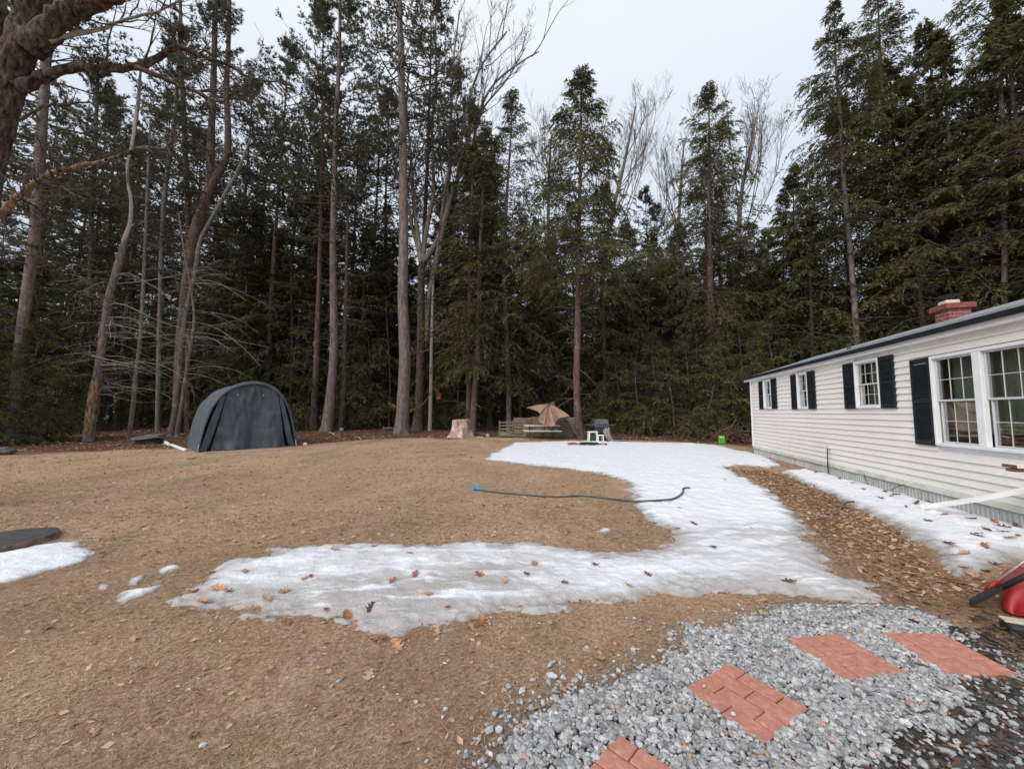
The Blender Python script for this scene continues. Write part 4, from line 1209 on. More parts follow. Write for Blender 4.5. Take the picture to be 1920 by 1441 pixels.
HEMS = [stock('hemlock_tree', 60 + i, H, 0.19, 'hemlock', BK_HEM, dict(z0=z0, Lmax=Lm, nb=nb, ns=16, nl=17, leaf=0.27, lowfill=0.8), dict(z0=1.2, z1=max(z0, 4), nb=14, l0=0.6, l1=2.0, sub=3)) for i, (H, z0, Lm, nb) in enumerate([(21, 2.6, 4.2, 120), (19, 4.5, 4.0, 105), (23, 6.5, 4.2, 115), (17, 1.8, 3.8, 110)])]
PINES = [stock('pine_tree', 70 + i, H, 0.21, 'pine', BK_HEM, dict(z0=z0, Lmax=Lm, nb=nb), dict(z0=3, z1=z0 + 2, nb=30, l0=0.7, l1=2.6, sub=4)) for i, (H, z0, Lm, nb) in enumerate([(27, 12, 4.2, 75), (30, 15, 4.6, 80), (25, 10, 4.0, 75)])]
YOUNG = [stock('young_hemlock', 80 + i, H, 0.05, 'hemlock', BK_HEM, dict(z0=0.15, Lmax=Lm, nb=nb, ns=14, nl=16, leaf=0.15, lowfill=0.9, prof=0.8, droop=0.3), None, LF_YEL) for i, (H, Lm, nb) in enumerate([(5.2, 2.3, 62), (4.0, 1.9, 52), (6.5, 2.4, 70)])]
g = G(90)


LAND = [(-1e9, 'the stripped snag'), (285, 'the forked pine'), (445, 'the fabric shelter'), (585, 'the slim pale pine'), (705, 'the tall grey pine'), (800, 'the beech sapling'), (865, 'the pale cut stump'), (932, 'the plank fence'), (1098, 'the gas grill'), (1165, 'the young hemlock thicket'), (1412, 'the far end of the white house'), (1560, 'the roof left of the chimney'), (1725, 'the brick chimney'), (1840, 'the roof right of the chimney')]


def land(px):
    return [n for a, n in LAND if px >= a][-1]


def put(p, px, Y, sc, label, group, cat='tree', rz=None):
    x = (px - 960) / FPX * Y * 1.0
    plant(p, (x, Y, float(gz(x, Y)) - 0.02), g.rand() * 6.28 if rz is None else rz, sc, label, group, cat)


# young hemlock thicket left of the house
for px, Y, k, sc in [(1130, 25.5, 1, 0.85), (1165, 24.5, 0, 1.0), (1200, 23.0, 1, 1.05), (1235, 23.6, 2, 0.95), (1262, 21.6, 0, 0.95), (1290, 22.6, 2, 0.9), (1322, 20.6, 1, 1.1), (1345, 22.0, 2, 0.95), (1375, 20.4, 0, 0.95), (1402, 21.4, 2, 0.85), (1425, 20.0, 1, 1.0), (1185, 26.5, 2, 1.15), (1300, 25.5, 2, 1.25), (1390, 24.5, 2, 1.25), (1455, 22.5, 2, 1.0)]:
    put(YOUNG[k], px, Y, sc, 'young bushy hemlock in the thicket between grill and house', 'young hemlocks of the thicket')
# young hemlocks at the left edge of the yard
for px, Y, k, sc in [(-30, 17.0, 2, 0.95), (40, 17.6, 0, 1.05), (92, 19.5, 1, 1.0), (-110, 16.0, 0, 1.1), (228, 30.0, 0, 1.0)]:
    put(YOUNG[k], px, Y, sc, 'young hemlock with low green boughs at the shady yard edge near the snag', 'young hemlocks near the snag')
# sparse low hemlocks between the edge trunks
for px, Y, k, sc in [(560, 27.5, 2, 1.25), (690, 28.0, 2, 1.2), (470, 27.0, 2, 1.2), (850, 29.0, 2, 1.25), (990, 28.5, 2, 1.3), (400, 30.0, 2, 1.4)]:
    put(YOUNG[k], px, Y, sc, 'low hemlock growing in the shade between the edge trunks', 'low hemlocks between the edge trunks')
# second row: tall hemlocks and pines right behind the edge
row = [(50, 30, 'P', 2, 1.05), (145, 31, 'P', 0, 1.05), (225, 29, 'P', 2, 1.0), (285, 33, 'P', 1, 1.0), (440, 30, 'P', 0, 1.05), (470, 34, 'P', 2, 1.15), (535, 31, 'P', 2, 1.1), (605, 33, 'P', 0, 1.1), (690, 30, 'P', 2, 1.05), (722, 33, 'P', 0, 1.1), (832, 33, 'P', 1, 1.1), (872, 34, 'P', 0, 1.12), (905, 33, 'P', 2, 1.02), (-260, 19, 'P', 0, 1.0), (-180, 22, 'H', 0, 0.95), (-60, 24, 'P', 1, 1.0), (20, 27, 'H', 3, 0.72), (115, 29, 'H', 3, 0.70), (210, 31, 'H', 1, 0.62), (265, 29, 'H', 3, 0.70), (120, 33, 'P', 2, 1.0), (240, 35, 'P', 0, 1.0),
       (395, 29, 'H', 0, 0.72), (345, 30, 'H', 3, 0.75), (300, 31.5, 'H', 0, 0.62), (455, 26.5, 'H', 3, 0.72), (505, 29, 'H', 3, 0.9), (545, 28, 'H', 0, 0.78), (595, 29.5, 'H', 3, 0.95), (680, 28.5, 'H', 3, 0.88), (720, 30, 'H', 0, 0.85), (60, 24, 'H', 3, 0.62), (165, 25.5, 'H', 3, 0.60), (-40, 22, 'H', 3, 0.62), (430, 28, 'H', 0, 0.78), (470, 31, 'H', 2, 0.80), (500, 27.5, 'P', 1, 1.0), (528, 29.5, 'H', 0, 0.62), (575, 30, 'P', 0, 1.05), (590, 27, 'P', 1, 1.05), (570, 32, 'H', 3, 0.85), (660, 29.5, 'H', 0, 0.72), (700, 31, 'H', 3, 0.85), (735, 33, 'H', 1, 0.85), (655, 35, 'P', 2, 1.1), (785, 28, 'P', 1, 1.15), (825, 31, 'H', 0, 0.85), (850, 30, 'H', 3, 1.05), (920, 29, 'H', 0, 0.98), (975, 27.5, 'H', 1, 0.82), (1005, 31, 'H', 0, 0.80), (1045, 29, 'H', 3, 0.86), (1135, 28.5, 'H', 0, 0.88), (1175, 31, 'H', 3, 1.0), (1215, 29.5, 'H', 1, 0.80), (1235, 33, 'H', 0, 0.80), (1290, 30, 'H', 3, 0.95), (1365, 30, 'H', 0, 0.90), (1400, 28, 'H', 3, 0.78), (1440, 30, 'H', 1, 0.78), (1475, 27, 'H', 0, 0.80), (1505, 26, 'H', 2, 0.80), (1530, 24.5, 'H', 1, 0.90), (1610, 26.5, 'H', 2, 1.05), (1715, 25, 'H', 2, 1.12), (1745, 21.5, 'H', 1, 1.1), (1800, 23.5, 'H', 2, 1.15), (1845, 20.5, 'H', 0, 1.05), (1940, 22, 'H', 2, 1.1), (1985, 18.5, 'H', 0, 1.1), (2080, 17.5, 'H', 2, 1.1), (2180, 16, 'H', 0, 1.0)]
for px, Y, c, k, sc in row:
    if c == 'H': put(HEMS[k], px, Y, sc, 'dense dark hemlock crowding close behind ' + land(px), 'hemlocks close behind ' + land(px))
    else: put(PINES[k], px, Y, sc, 'tall thin-crowned pine standing close behind ' + land(px), 'pines close behind ' + land(px))
# deeper wood
cnt = 0
pts_ = []
for _ in range(4000):
    Y = 31 + 33 * g.rand() ** 0.9; x = g.uniform(-1.55, 1.6) * Y
    if any((x - a) ** 2 + (Y - b) ** 2 < (2.7 + 0.012 * (Y - 30)) ** 2 for a, b in pts_): continue
    pts_.append((x, Y)); cnt += 1
    if cnt >= 210: break
skyline_x = [-1e4, 0, 300, 560, 640, 930, 960, 1040, 1090, 1140, 1230, 1290, 1330, 1400, 1470, 1520, 1e4]
skyline_y = [120, 120, 180, 220, 200, 200, 260, 270, 240, 330, 340, 290, 260, 400, 380, 250, 100]
for x, Y in pts_:
    px = x / Y * FPX + 960
    left = px < 700
    c = PINES[g.randint(3)] if (left and g.rand() < 0.42) or g.rand() < 0.06 else HEMS[g.randint(4)]
    sc = g.uniform(0.7, 1.0) if c in HEMS else g.uniform(0.8, 1.05)
    if left and c in HEMS: sc *= 0.75
    # keep the crowns under the skyline seen beyond the yard
    lim_ = (774 - np.interp(px, skyline_x, skyline_y)) / FPX * Y * 1.02
    H0 = {id(a): h for a, h in zip(HEMS + PINES, [21, 19, 23, 17, 27, 30, 25])}[id(c)]
    sc = min(sc, lim_ / H0)
    lab = ('dark hemlock deep in the wood far beyond ' + land(px), 'hemlocks deep in the wood beyond ' + land(px)) if c in HEMS else ('dark pine deep in the wood far beyond ' + land(px), 'pines deep in the wood beyond ' + land(px))
    plant(c, (x, Y, float(gz(x, Y))), g.rand() * 6.28, sc, lab[0], lab[1])
# bare thin poles in the dark understorey
TP, TR = trunk_line(13, 0.06, G(99), 0.3)
pole_me = tmesh(TP, TR, sides=6, g=G(98)); pole_dead = dead_branches(G(97), TP, TR, 1.5, 12, 26, 0.4, 1.6, sub=3).mesh('dead_branches')
pp = dict(name='slender_tree', tm=pole_me, bk=BK_HEM, parts=[('dead_branches', pole_dead, BK_DULL)], used=None)
for _ in range(55):
    Y = g.uniform(26, 44); px = g.uniform(380, 1800); sc = g.uniform(0.6, 1.15)
    if 940 < px < 1060 and Y < 27: continue
    put(pp, px, Y, sc, 'thin leafless pole tree in the shade behind ' + land(px), 'pole trees behind ' + land(px))
# the far mass of the wood, beyond where single trees can be told apart
g = G(101)
A = Acc(); N = 32000
aa = g.uniform(-1.05, 1.05, N); rr = g.uniform(66, 100, N)
x = np.sin(aa) * rr; y = np.cos(aa) * rr; hmax = 11 + 6 * fbm(x * 0.12, y * 0.12, 3)
z = gz(x, y) + hmax * g.rand(N) ** 0.8
A.leaves(np.stack([x, y, z], -1), g.randn(N, 3), g.randn(N, 3), g.uniform(0.6, 1.3, N), g.uniform(0.3, 0.6, N), g.rand(N))
n2 = 500; aa = g.uniform(-1.05, 1.05, n2); rr = g.uniform(64, 90, n2); x = np.sin(aa) * rr; y = np.cos(aa) * rr; z = gz(x, y)
P = np.stack([np.stack([x, y, z - 0.3], -1), np.stack([x + 0.3 * g.randn(n2), y, z + 7], -1), np.stack([x + 0.5 * g.randn(n2), y, z + 14], -1)], 1)
A.tubes(P, np.stack([np.full(n2, 0.2), np.full(n2, 0.14), np.full(n2, 0.03)], -1), 5, np.zeros(n2))
tag(link('distant_wood', A.mesh('distant_wood', False), LF_HEM), 'dark mass of far woodland closing the gaps between trunks', 'woods', kind='stuff')

# ================================================================== HOUSE
YAW = math.atan2(ray(1145, 774)[0], ray(1145, 774)[1])
HC0 = gpt(1414, 849)
HU = np.array([-math.sin(YAW), -math.cos(YAW), 0.0]); HN = np.array([-math.cos(YAW), math.sin(YAW), 0.0])


def wallpt(px, py, off=0.0):
    """photo pixel -> (u along the wall, z) on the plane 'off' metres out of the wall"""
    d = ray(px, py); o = np.array([0, 0, HC]); P0 = HC0 + HN * off
    t = ((P0 - o) @ HN) / (d @ HN); q = o + d * t
    return float((q - P0) @ HU), float(q[2] - HC0[2])


def siding_material():
    m, n, l, bs = new_mat('white_vinyl')
    v = coord(n, l, 'World')
    big = noise(n, l, v, 0.9, 4.0, 0.6)
    c = ramp(n, l, big, [(0.35, (0.79, 0.755, 0.74)), (0.65, (0.84, 0.81, 0.795))])
    # algae film towards the near end of the wall, blotchy
    sx = n.new('ShaderNodeSeparateXYZ'); g_ = n.new('ShaderNodeNewGeometry'); l.new(g_.outputs['Position'], sx.inputs[0])
    near = mathn(n, l, 'MULTIPLY_ADD', sx.outputs['Y'], -0.22, True); near.node.inputs[2].default_value = 2.0
    al = ramp(n, l, noise(n, l, v, 1.7, 5.0, 0.65), [(0.42, (0, 0, 0)), (0.62, (1, 1, 1))])
    c = mixc(n, l, mathn(n, l, 'MULTIPLY', mathn(n, l, 'MULTIPLY', al, near), 0.55), c, (0.62, 0.66, 0.56))
    st = coord(n, l, 'World', (3.0, 3.0, 0.4))
    sm = ramp(n, l, noise(n, l, st, 2.5, 5.0, 0.6), [(0.58, (0, 0, 0)), (0.78, (1, 1, 1))])
    c = mixc(n, l, mathn(n, l, 'MULTIPLY', sm, 0.25), c, (0.56, 0.54, 0.50))
    l.new(c, bs.inputs['Base Color']); bs.inputs['Roughness'].default_value = 0.55
    bs.inputs['Specular IOR Level'].default_value = 0.3
    bump(n, l, bs, noise(n, l, coord(n, l, 'World', (1, 1, 6)), 6.0, 3.0), 0.12, 0.01)
    return m


VINYL = siding_material()
ALGAE = nmat('algae_trim', [(0.35, (0.72, 0.73, 0.69)), (0.5, (0.63, 0.66, 0.56)), (0.72, (0.46, 0.50, 0.36))], 2.6, 0.7, 0.2, 0.003, 14.0, vec='World')
SKIRT = nmat('grey_skirting', [(0.3, (0.42, 0.44, 0.45)), (0.55, (0.55, 0.57, 0.58)), (0.8, (0.66, 0.68, 0.68))], 3.0, 0.6, 0.25, 0.003, 22.0, vec='World', vscale=(2, 2, 0.4))
WHITE = nmat('white_trim', [(0.3, (0.74, 0.76, 0.79)), (0.7, (0.83, 0.845, 0.86))], 4.0, 0.45, 0.06, 0.003, vec='World')
SASH = nmat('grey_sash', [(0.3, (0.52, 0.53, 0.55)), (0.7, (0.64, 0.65, 0.67))], 5.0, 0.5, 0.05, 0.002, vec='World')
SHUT = nmat('black_shutter', [(0.3, (0.010, 0.014, 0.018)), (0.7, (0.022, 0.028, 0.034))], 10.0, 0.45, 0.1, 0.002, vec='World')
SHING = nmat('grey_shingle', [(0.3, (0.17, 0.18, 0.19)), (0.7, (0.29, 0.31, 0.325))], 14.0, 0.9, 0.5, 0.006, 60.0, vec='World')
DRIP = nmat('black_drip_edge', [(0.3, (0.010, 0.012, 0.016)), (0.7, (0.026, 0.028, 0.034))], 8.0, 0.5, 0.2, 0.004, vec='World')
CBRICK = nmat('chimney_brick', [(0.3, (0.19, 0.058, 0.052)), (0.6, (0.26, 0.084, 0.075)), (0.85, (0.36, 0.15, 0.132))], 9.0, 0.9, 0.5, 0.003, 60.0, vec='World', tint=0.0)
CMORT = nmat('chimney_mortar', [(0.3, (0.50, 0.43, 0.41)), (0.7, (0.62, 0.55, 0.53))], 20.0, 0.95, 0.3, 0.002)
FLUE = nmat('clay_flue', [(0.3, (0.50, 0.45, 0.36)), (0.7, (0.66, 0.61, 0.50))], 14.0, 0.9, 0.3, 0.003)
DARKM = nmat('dark_metal', [(0.3, (0.02, 0.02, 0.022)), (0.7, (0.05, 0.05, 0.054))], 12.0, 0.5, 0.15, 0.002)
ROOM = nmat('room_wall', [(0.3, (0.30, 0.27, 0.20)), (0.7, (0.40, 0.36, 0.28))], 2.0, 0.9, 0.0)
CURT = nmat('window_curtain', [(0.3, (0.50, 0.50, 0.42)), (0.7, (0.62, 0.61, 0.52))], 3.0, 0.9, 0.1, 0.01)


def glass_material():
    m, n, l, bs = new_mat('window_glass')
    n.remove(bs); out = [q for q in n if q.type == 'OUTPUT_MATERIAL'][0]
    tr = n.new('ShaderNodeBsdfTransparent'); tr.inputs[0].default_value = (0.78, 0.82, 0.80, 1)
    gl = n.new('ShaderNodeBsdfGlossy'); gl.inputs['Roughness'].default_value = 0.02
    gl.inputs[0].default_value = (0.95, 0.95, 0.95, 1)
    lw = n.new('ShaderNodeLayerWeight'); lw.inputs[0].default_value = 0.5
    fr_ = mathn(n, l, 'MULTIPLY_ADD', mathn(n, l, 'POWER', lw.outputs['Facing'], 3.0), 0.75); fr_.node.inputs[2].default_value = 0.20
    v = coord(n, l, 'World')
    b = n.new('ShaderNodeBump'); b.inputs['Strength'].default_value = 0.05; b.inputs['Distance'].default_value = 0.02
    l.new(noise(n, l, v, 2.5, 2.0), b.inputs['Height']); l.new(b.outputs[0], gl.inputs['Normal'])
    mx = n.new('ShaderNodeMixShader'); l.new(fr_, mx.inputs[0]); l.new(tr.outputs[0], mx.inputs[1]); l.new(gl.outputs[0], mx.inputs[2])
    l.new(mx.outputs[0], out.inputs['Surface'])
    return m


GLASS = glass_material()
HLEN, HDEP = 15.0, 4.3
Z0, Z1 = 0.275, 2.66                    # bottom and top of the siding
house = empty('mobile_home', HC0, math.atan2(HU[1], HU[0]), 'white single storey home with clapboard siding and black shutters', 'house')
# openings: (u0, u1, z0, z1, shutter widths left/right)
wins = [(1.27, 1.93, 1.62, 2.59, 0.40, 0.40, 1), (3.73, 4.33, 1.59, 2.58, 0.36, 0.38, 1), (6.38, 7.16, 1.58, 2.57, 0.40, 0.40, 1), (8.40, 10.06, 0.96, 2.40, 0.42, 0.42, 2)]
# wall: backing sheet with holes, made of boxes round the openings
wall = empty('wall'); wall.parent = house


def wall_intervals(za, zb):
    """stretches of wall between the openings at this height"""
    cuts = sorted((w[0], w[1]) for w in wins if w[2] < zb - 0.004 and w[3] > za + 0.004)
    out = []; u = 0.0
    for a, b in cuts:
        if a > u: out.append((u, a))
        u = b
    out.append((u, HLEN))
    return out


A = Acc()
zz = sorted({0.0, Z1} | {w[2] for w in wins} | {w[3] for w in wins})
for a, b in zip(zz[:-1], zz[1:]):
    for u0, u1 in wall_intervals(a, b):
        A.box(((u0 + u1) / 2, 0.05, (a + b) / 2), ((u1 - u0) / 2, 0.03, (b - a) / 2))
link('backing', A.mesh('backing', False), WHITE, wall)
A = Acc(); A.box((0.03, HDEP / 2, Z1 / 2), (0.03, HDEP / 2, Z1 / 2)); A.box((HLEN - 0.03, HDEP / 2, Z1 / 2), (0.03, HDEP / 2, Z1 / 2)); A.box((HLEN / 2, HDEP, Z1 / 2), (HLEN / 2, 0.03, Z1 / 2))
link('outer_walls', A.mesh('outer_walls', False), VINYL, wall)
NR = 20; EX = (Z1 - Z0) / NR
for r in range(NR):
    za, zb = Z0 + r * EX, Z0 + (r + 1) * EX
    for u0, u1 in wall_intervals(za + 0.01, zb - 0.01):
        # clapboard: butt edge proud, top tucked under the next one
        L = u1 - u0
        pr = [(0.02, 0), (-0.024, 0.0), (-0.026, 0.008), (-0.001, EX * 1.0), (0.02, EX * 1.0)]
        V = np.array([[u, y, za + z] for u in (u0, u1) for y, z in pr])
        Q = [[k, (k + 1) % 5, 5 + (k + 1) % 5, 5 + k] for k in range(5)]
        me = raw_mesh('siding_board', V, [np.array(Q), np.array([[0, 4, 3], [0, 3, 2], [0, 2, 1], [5, 8, 9], [5, 7, 8], [5, 6, 7]])], smooth=False)
        link('siding_board', me, VINYL, wall)
bevel_box('corner_post', (0.07, 0.05, Z1 - Z0 + 0.02), WHITE, wall, (-0.012, -0.008, (Z0 + Z1) / 2), bev=0.006)
bevel_box('base_trim', (HLEN, 0.05, 0.085), ALGAE, wall, (HLEN / 2, -0.016, Z0 - 0.046), bev=0.006)
# skirting of ribbed sheets
prof = []
PWD = 0.62
for k in range(8):
    prof += [(k * PWD / 8, 0.0), (k * PWD / 8 + 0.045, 0.0), (k * PWD / 8 + 0.055, -0.012), (k * PWD / 8 + 0.068, -0.012)]
prof.append((PWD - 0.004, 0.0))
V = np.array([[u, y, z] for z in (-0.25, Z0 - 0.09) for u, y in prof]); m_ = len(prof)
sk_me = raw_mesh('skirting_panel', V, [np.array([[k, k + 1, m_ + k + 1, m_ + k] for k in range(m_ - 1)])], smooth=False)
skirt = empty('skirting'); skirt.parent = house
for k in range(int(HLEN / PWD)):
    o = link('skirting_panel', sk_me, SKIRT, skirt); o.location = (k * PWD, 0.012 + 0.002 * (k % 2), 0)
# eave and roof
OV = 0.10; SL = 0.33; RY = HDEP / 2
ze = Z1 + 0.10
A = Acc(); A.box((HLEN / 2 - 0.1, -OV / 2, Z1 + 0.006), (HLEN / 2 + 0.15, OV / 2 + 0.004, 0.006)); link('soffit', A.mesh('soffit', False), VINYL, house)
bevel_box('fascia', (HLEN + 0.5, 0.03, 0.115), WHITE, house, (HLEN / 2 - 0.1, -OV - 0.012, Z1 + 0.05), bev=0.003)
roof = empty('roof'); roof.parent = house
V = []
for u in (-0.35, HLEN + 0.15):
    for y, z in ((-OV - 0.05, ze + 0.02), (RY, ze + 0.02 + SL * (RY + OV + 0.05)), (HDEP + 0.2, ze - 0.04), (HDEP + 0.2, ze - 0.08), (RY, ze - 0.03 + SL * (RY + OV + 0.05)), (-OV - 0.05, ze - 0.012)):
        V.append([u, y, z])
Q = [[k, (k + 1) % 6, 6 + (k + 1) % 6, 6 + k] for k in range(6)]
link('roof_deck', raw_mesh('roof_deck', np.array(V), [np.array(Q), np.array([[0, 5, 4, 1], [1, 4, 3, 2], [6, 7, 10, 11], [7, 8, 9, 10]])], smooth=False), SHING, roof)
bevel_box('drip_edge', (HLEN + 0.52, 0.02, 0.085), DRIP, roof, (HLEN / 2 - 0.1, -OV - 0.068, ze + 0.004), bev=0.003)
# shingle courses, tab by tab near the eave where they can be told apart
tabm = bpy.data.meshes.new('shingle')
bm = bmesh.new(); bmesh.ops.create_cube(bm, size=1.0)
for v in bm.verts: v.co = Vector((v.co.x * 0.985, v.co.y * 0.155, v.co.z * 0.009))
bm.to_mesh(tabm); bm.free()
ta = math.atan(SL); rs = random.Random(4)
cntt = 0
for rr_ in range(8):
    for k in range(16):
        o = link('shingle', tabm, SHING, roof)
        s = rr_ * 0.14 + 0.07
        o.location = (-0.35 + (k + 0.5) + (0.5 if rr_ % 2 else 0) - 0.25, -OV - 0.05 + s * math.cos(ta), ze + 0.026 + s * math.sin(ta) + rs.uniform(0, 0.003))
        o.rotation_euler = (ta - 0.025, 0, 0)
# chimney on the slope: one face to the yard, one to the near end
cy0 = 1.75
cu, _ = wallpt(1780, 600, -cy0)
cul, _ = wallpt(1753, 600, -cy0)
dch = ray(1823, 600); tch = ((HC0 - np.array([0, 0, HC])) @ HU + cu) / (dch @ HU)
cd = float(-((np.array([0, 0, HC]) + dch * tch - HC0) @ HN)) - cy0
cw = cu - cul
chim = empty('chimney'); chim.parent = house
zr = ze + SL * (cy0 + OV)
ztop = wallpt(1780, 578, -cy0)[1]
zcap = wallpt(1780, 568, -cy0)[1]
ch = 0.075
A = Acc(); A.box((cu - cw / 2, cy0 + cd / 2, (ztop + zr - 0.4) / 2), (cw / 2 - 0.006, cd / 2 - 0.006, (ztop - zr + 0.4) / 2)); link('mortar', A.mesh('mortar', False), CMORT, chim)
k = 0; z = ztop - 0.002
while z > zr - 0.3:
    stg = 0.5 if k % 2 else 0.0
    for side, length in ((0, cw), (1, cd)):
        nb_ = max(2, int(round(length / 0.21)))
        bw = length / nb_
        for j in range(-1, nb_):
            a = max(0.0, (j + stg) * bw + 0.005); b = min(length, (j + 1 + stg) * bw - 0.005)
            if b - a < 0.04: continue
            if side == 0: bevel_box('brick', (b - a, 0.05, ch - 0.012), CBRICK, chim, (cul + (a + b) / 2, cy0 + 0.025, z - ch / 2), bev=0.003)
            else: bevel_box('brick', (0.05, b - a, ch - 0.012), CBRICK, chim, (cu - 0.022, cy0 + (a + b) / 2 + 0.004, z - ch / 2), bev=0.003)
    z -= ch; k += 1
hc_ = zcap - ztop
for j in range(3): bevel_box('cap_brick', ((cw + 0.12) / 3 - 0.004, cd + 0.12, hc_), CBRICK, chim, (cul - 0.06 + (cw + 0.12) * (j + 0.5) / 3, cy0 + cd / 2, ztop + hc_ / 2), bev=0.005)
fcx, fcy = cu - cw / 2, cy0 + cd * 0.38
bevel_box('flue', (0.24, 0.24, 0.10), FLUE, chim, (fcx, fcy, zcap + 0.045), bev=0.02)
bevel_box('rain_cap', (0.34, 0.28, 0.006), DARKM, chim, (fcx - 0.02, fcy, zcap + 0.20), bev=0.002)
for sx_ in (-1, 1): bevel_box('cap_leg', (0.010, 0.010, 0.11), DARKM, chim, (fcx + sx_ * 0.1, fcy, zcap + 0.145), bev=0)
# vent pipe
vu, vz = wallpt(1592, 660, -1.2)
vp = tube_obj('vent_pipe', [(vu, 1.2, vz - 0.35), (vu, 1.2, vz + 0.22)], 0.045, DARKM, house, 12)
# windows
for wi, (u0, u1, z0, z1, sl_, sr_, n_units) in enumerate(wins):
    w = empty('window'); w.parent = house
    F = 0.048
    fr = -0.035
    bevel_box('frame', (F, 0.07, z1 - z0), WHITE, w, (u0 + F / 2, fr + 0.02, (z0 + z1) / 2), bev=0.006)
    bevel_box('frame', (F, 0.07, z1 - z0), WHITE, w, (u1 - F / 2, fr + 0.02, (z0 + z1) / 2), bev=0.006)
    bevel_box('frame', (u1 - u0 - 2 * F, 0.07, F), WHITE, w, ((u0 + u1) / 2, fr + 0.018, z1 - F / 2), bev=0.006)
    bevel_box('sill', (u1 - u0 - 2 * F, 0.08, F), WHITE, w, ((u0 + u1) / 2, fr + 0.012, z0 + F / 2), bev=0.006)
    ML = 0.13 if n_units == 2 else 0
    if n_units == 2: bevel_box('mullion', (ML, 0.068, z1 - z0 - 2 * F), WHITE, w, ((u0 + u1) / 2, fr + 0.019, (z0 + z1) / 2), bev=0.006)
    uw = (u1 - u0 - 2 * F - ML) / n_units
    for q in range(n_units):
        a = u0 + F + q * (uw + ML); b = a + uw
        zm = (z0 + z1) / 2
        for low in (0, 1):
            s0, s1 = (z0 + F, zm + 0.018) if low else (zm - 0.018, z1 - F)
            yy = 0.028 if low else 0.006
            ins = 0.03 if low else 0.008
            sf = 0.026
            aa_, bb_ = a + ins, b - ins * 0.3
            for (cx, cz_, lx, lz) in ((aa_ + sf / 2, (s0 + s1) / 2, sf, s1 - s0), (bb_ - sf / 2, (s0 + s1) / 2, sf, s1 - s0), ((aa_ + bb_) / 2, s0 + sf / 2, bb_ - aa_ - 2 * sf, sf), ((aa_ + bb_) / 2, s1 - sf / 2, bb_ - aa_ - 2 * sf, sf)):
                bevel_box('sash_rail', (lx, 0.028, lz), SASH, w, (cx, yy, cz_), bev=0.003)
            pw_ = (bb_ - aa_ - 2 * sf) / 3; ph_ = (s1 - s0 - 2 * sf) / 2
            for i in range(3):
                for j in range(2):
                    bevel_box('pane', (pw_ - 0.012, 0.004, ph_ - 0.012), GLASS, w, (aa_ + sf + (i + 0.5) * pw_, yy + 0.004, s0 + sf + (j + 0.5) * ph_), bev=0)
            for i in (1, 2): bevel_box('muntin', (0.010, 0.014, s1 - s0 - 2 * sf), SASH, w, (aa_ + sf + i * pw_, yy + 0.003, (s0 + s1) / 2), bev=0.002)
            bevel_box('muntin', (bb_ - aa_ - 2 * sf, 0.0135, 0.010), SASH, w, ((aa_ + bb_) / 2, yy + 0.003, s0 + sf + ph_), bev=0.002)
        # jamb between frame and lower sash
        bevel_box('jamb', (0.03, 0.03, z1 - z0 - 2 * F), SASH, w, (a + 0.014, 0.06, zm), bev=0.002)
    # curtain hanging inside
    nn_ = 60; uu = np.linspace(u0 + F, u1 - F, nn_); yy_ = 0.20 + 0.018 * np.sin(uu * 34 + wi) + 0.01 * np.sin(uu * 77)
    zc0 = z0 + (z1 - z0) * (0.16 if n_units == 2 else 0.0)
    V = np.vstack([np.stack([uu, yy_, np.full(nn_, zc0)], -1), np.stack([uu, yy_, np.full(nn_, z1 - 0.02)], -1)])
    kq = np.arange(nn_ - 1)
    link('curtain', raw_mesh('curtain', V, [np.stack([kq, kq + 1, nn_ + kq + 1, nn_ + kq], -1)]), CURT, w)
    # shutters with louvres
    for side, sw in ((0, sl_), (1, sr_)):
        if wi == 3 and side == 1: pass
        c0 = u0 - sw - 0.004 if side == 0 else u1 + 0.004
        zb_, zt_ = z0 - 0.01, z1 - 0.005
        A = Acc(); st_ = 0.05
        A.box((c0 + st_ / 2, -0.034, (zb_ + zt_) / 2), (st_ / 2, 0.014, (zt_ - zb_) / 2)); A.box((c0 + sw - st_ / 2, -0.034, (zb_ + zt_) / 2), (st_ / 2, 0.014, (zt_ - zb_) / 2))
        for zc, hh in ((zb_ + 0.04, 0.04), (zt_ - 0.04, 0.04), ((zb_ + zt_) / 2, 0.03)): A.box((c0 + sw / 2, -0.0342, zc), (sw / 2 - st_, 0.0137, hh))
        z = zb_ + 0.095; ca, sa = math.cos(0.6), math.sin(0.6)
        while z < zt_ - 0.09:
            if abs(z - (zb_ + zt_) / 2) > 0.045: A.box((c0 + sw / 2, -0.032, z), (sw / 2 - st_ + 0.004, 0.004, 0.017), [[1, 0, 0], [0, ca, sa], [0, -sa, ca]])
            z += 0.031
        A.box((c0 + sw / 2, -0.019, (zb_ + zt_) / 2), (sw / 2 - 0.01, 0.002, (zt_ - zb_) / 2 - 0.01))
        link('shutter', A.mesh('shutter', False), SHUT, house)
# room behind the glass
V = np.array([[u, y, z] for u in (0.1, HLEN - 0.1) for y in (0.085, HDEP - 0.2) for z in (0.25, 2.6)])
Q = [[2, 3, 7, 6], [0, 4, 6, 2], [1, 3, 7, 5], [0, 2, 3, 1], [4, 5, 7, 6]]
link('interior_lining', raw_mesh('interior_lining', V, [np.array(Q)], smooth=False), ROOM, house)
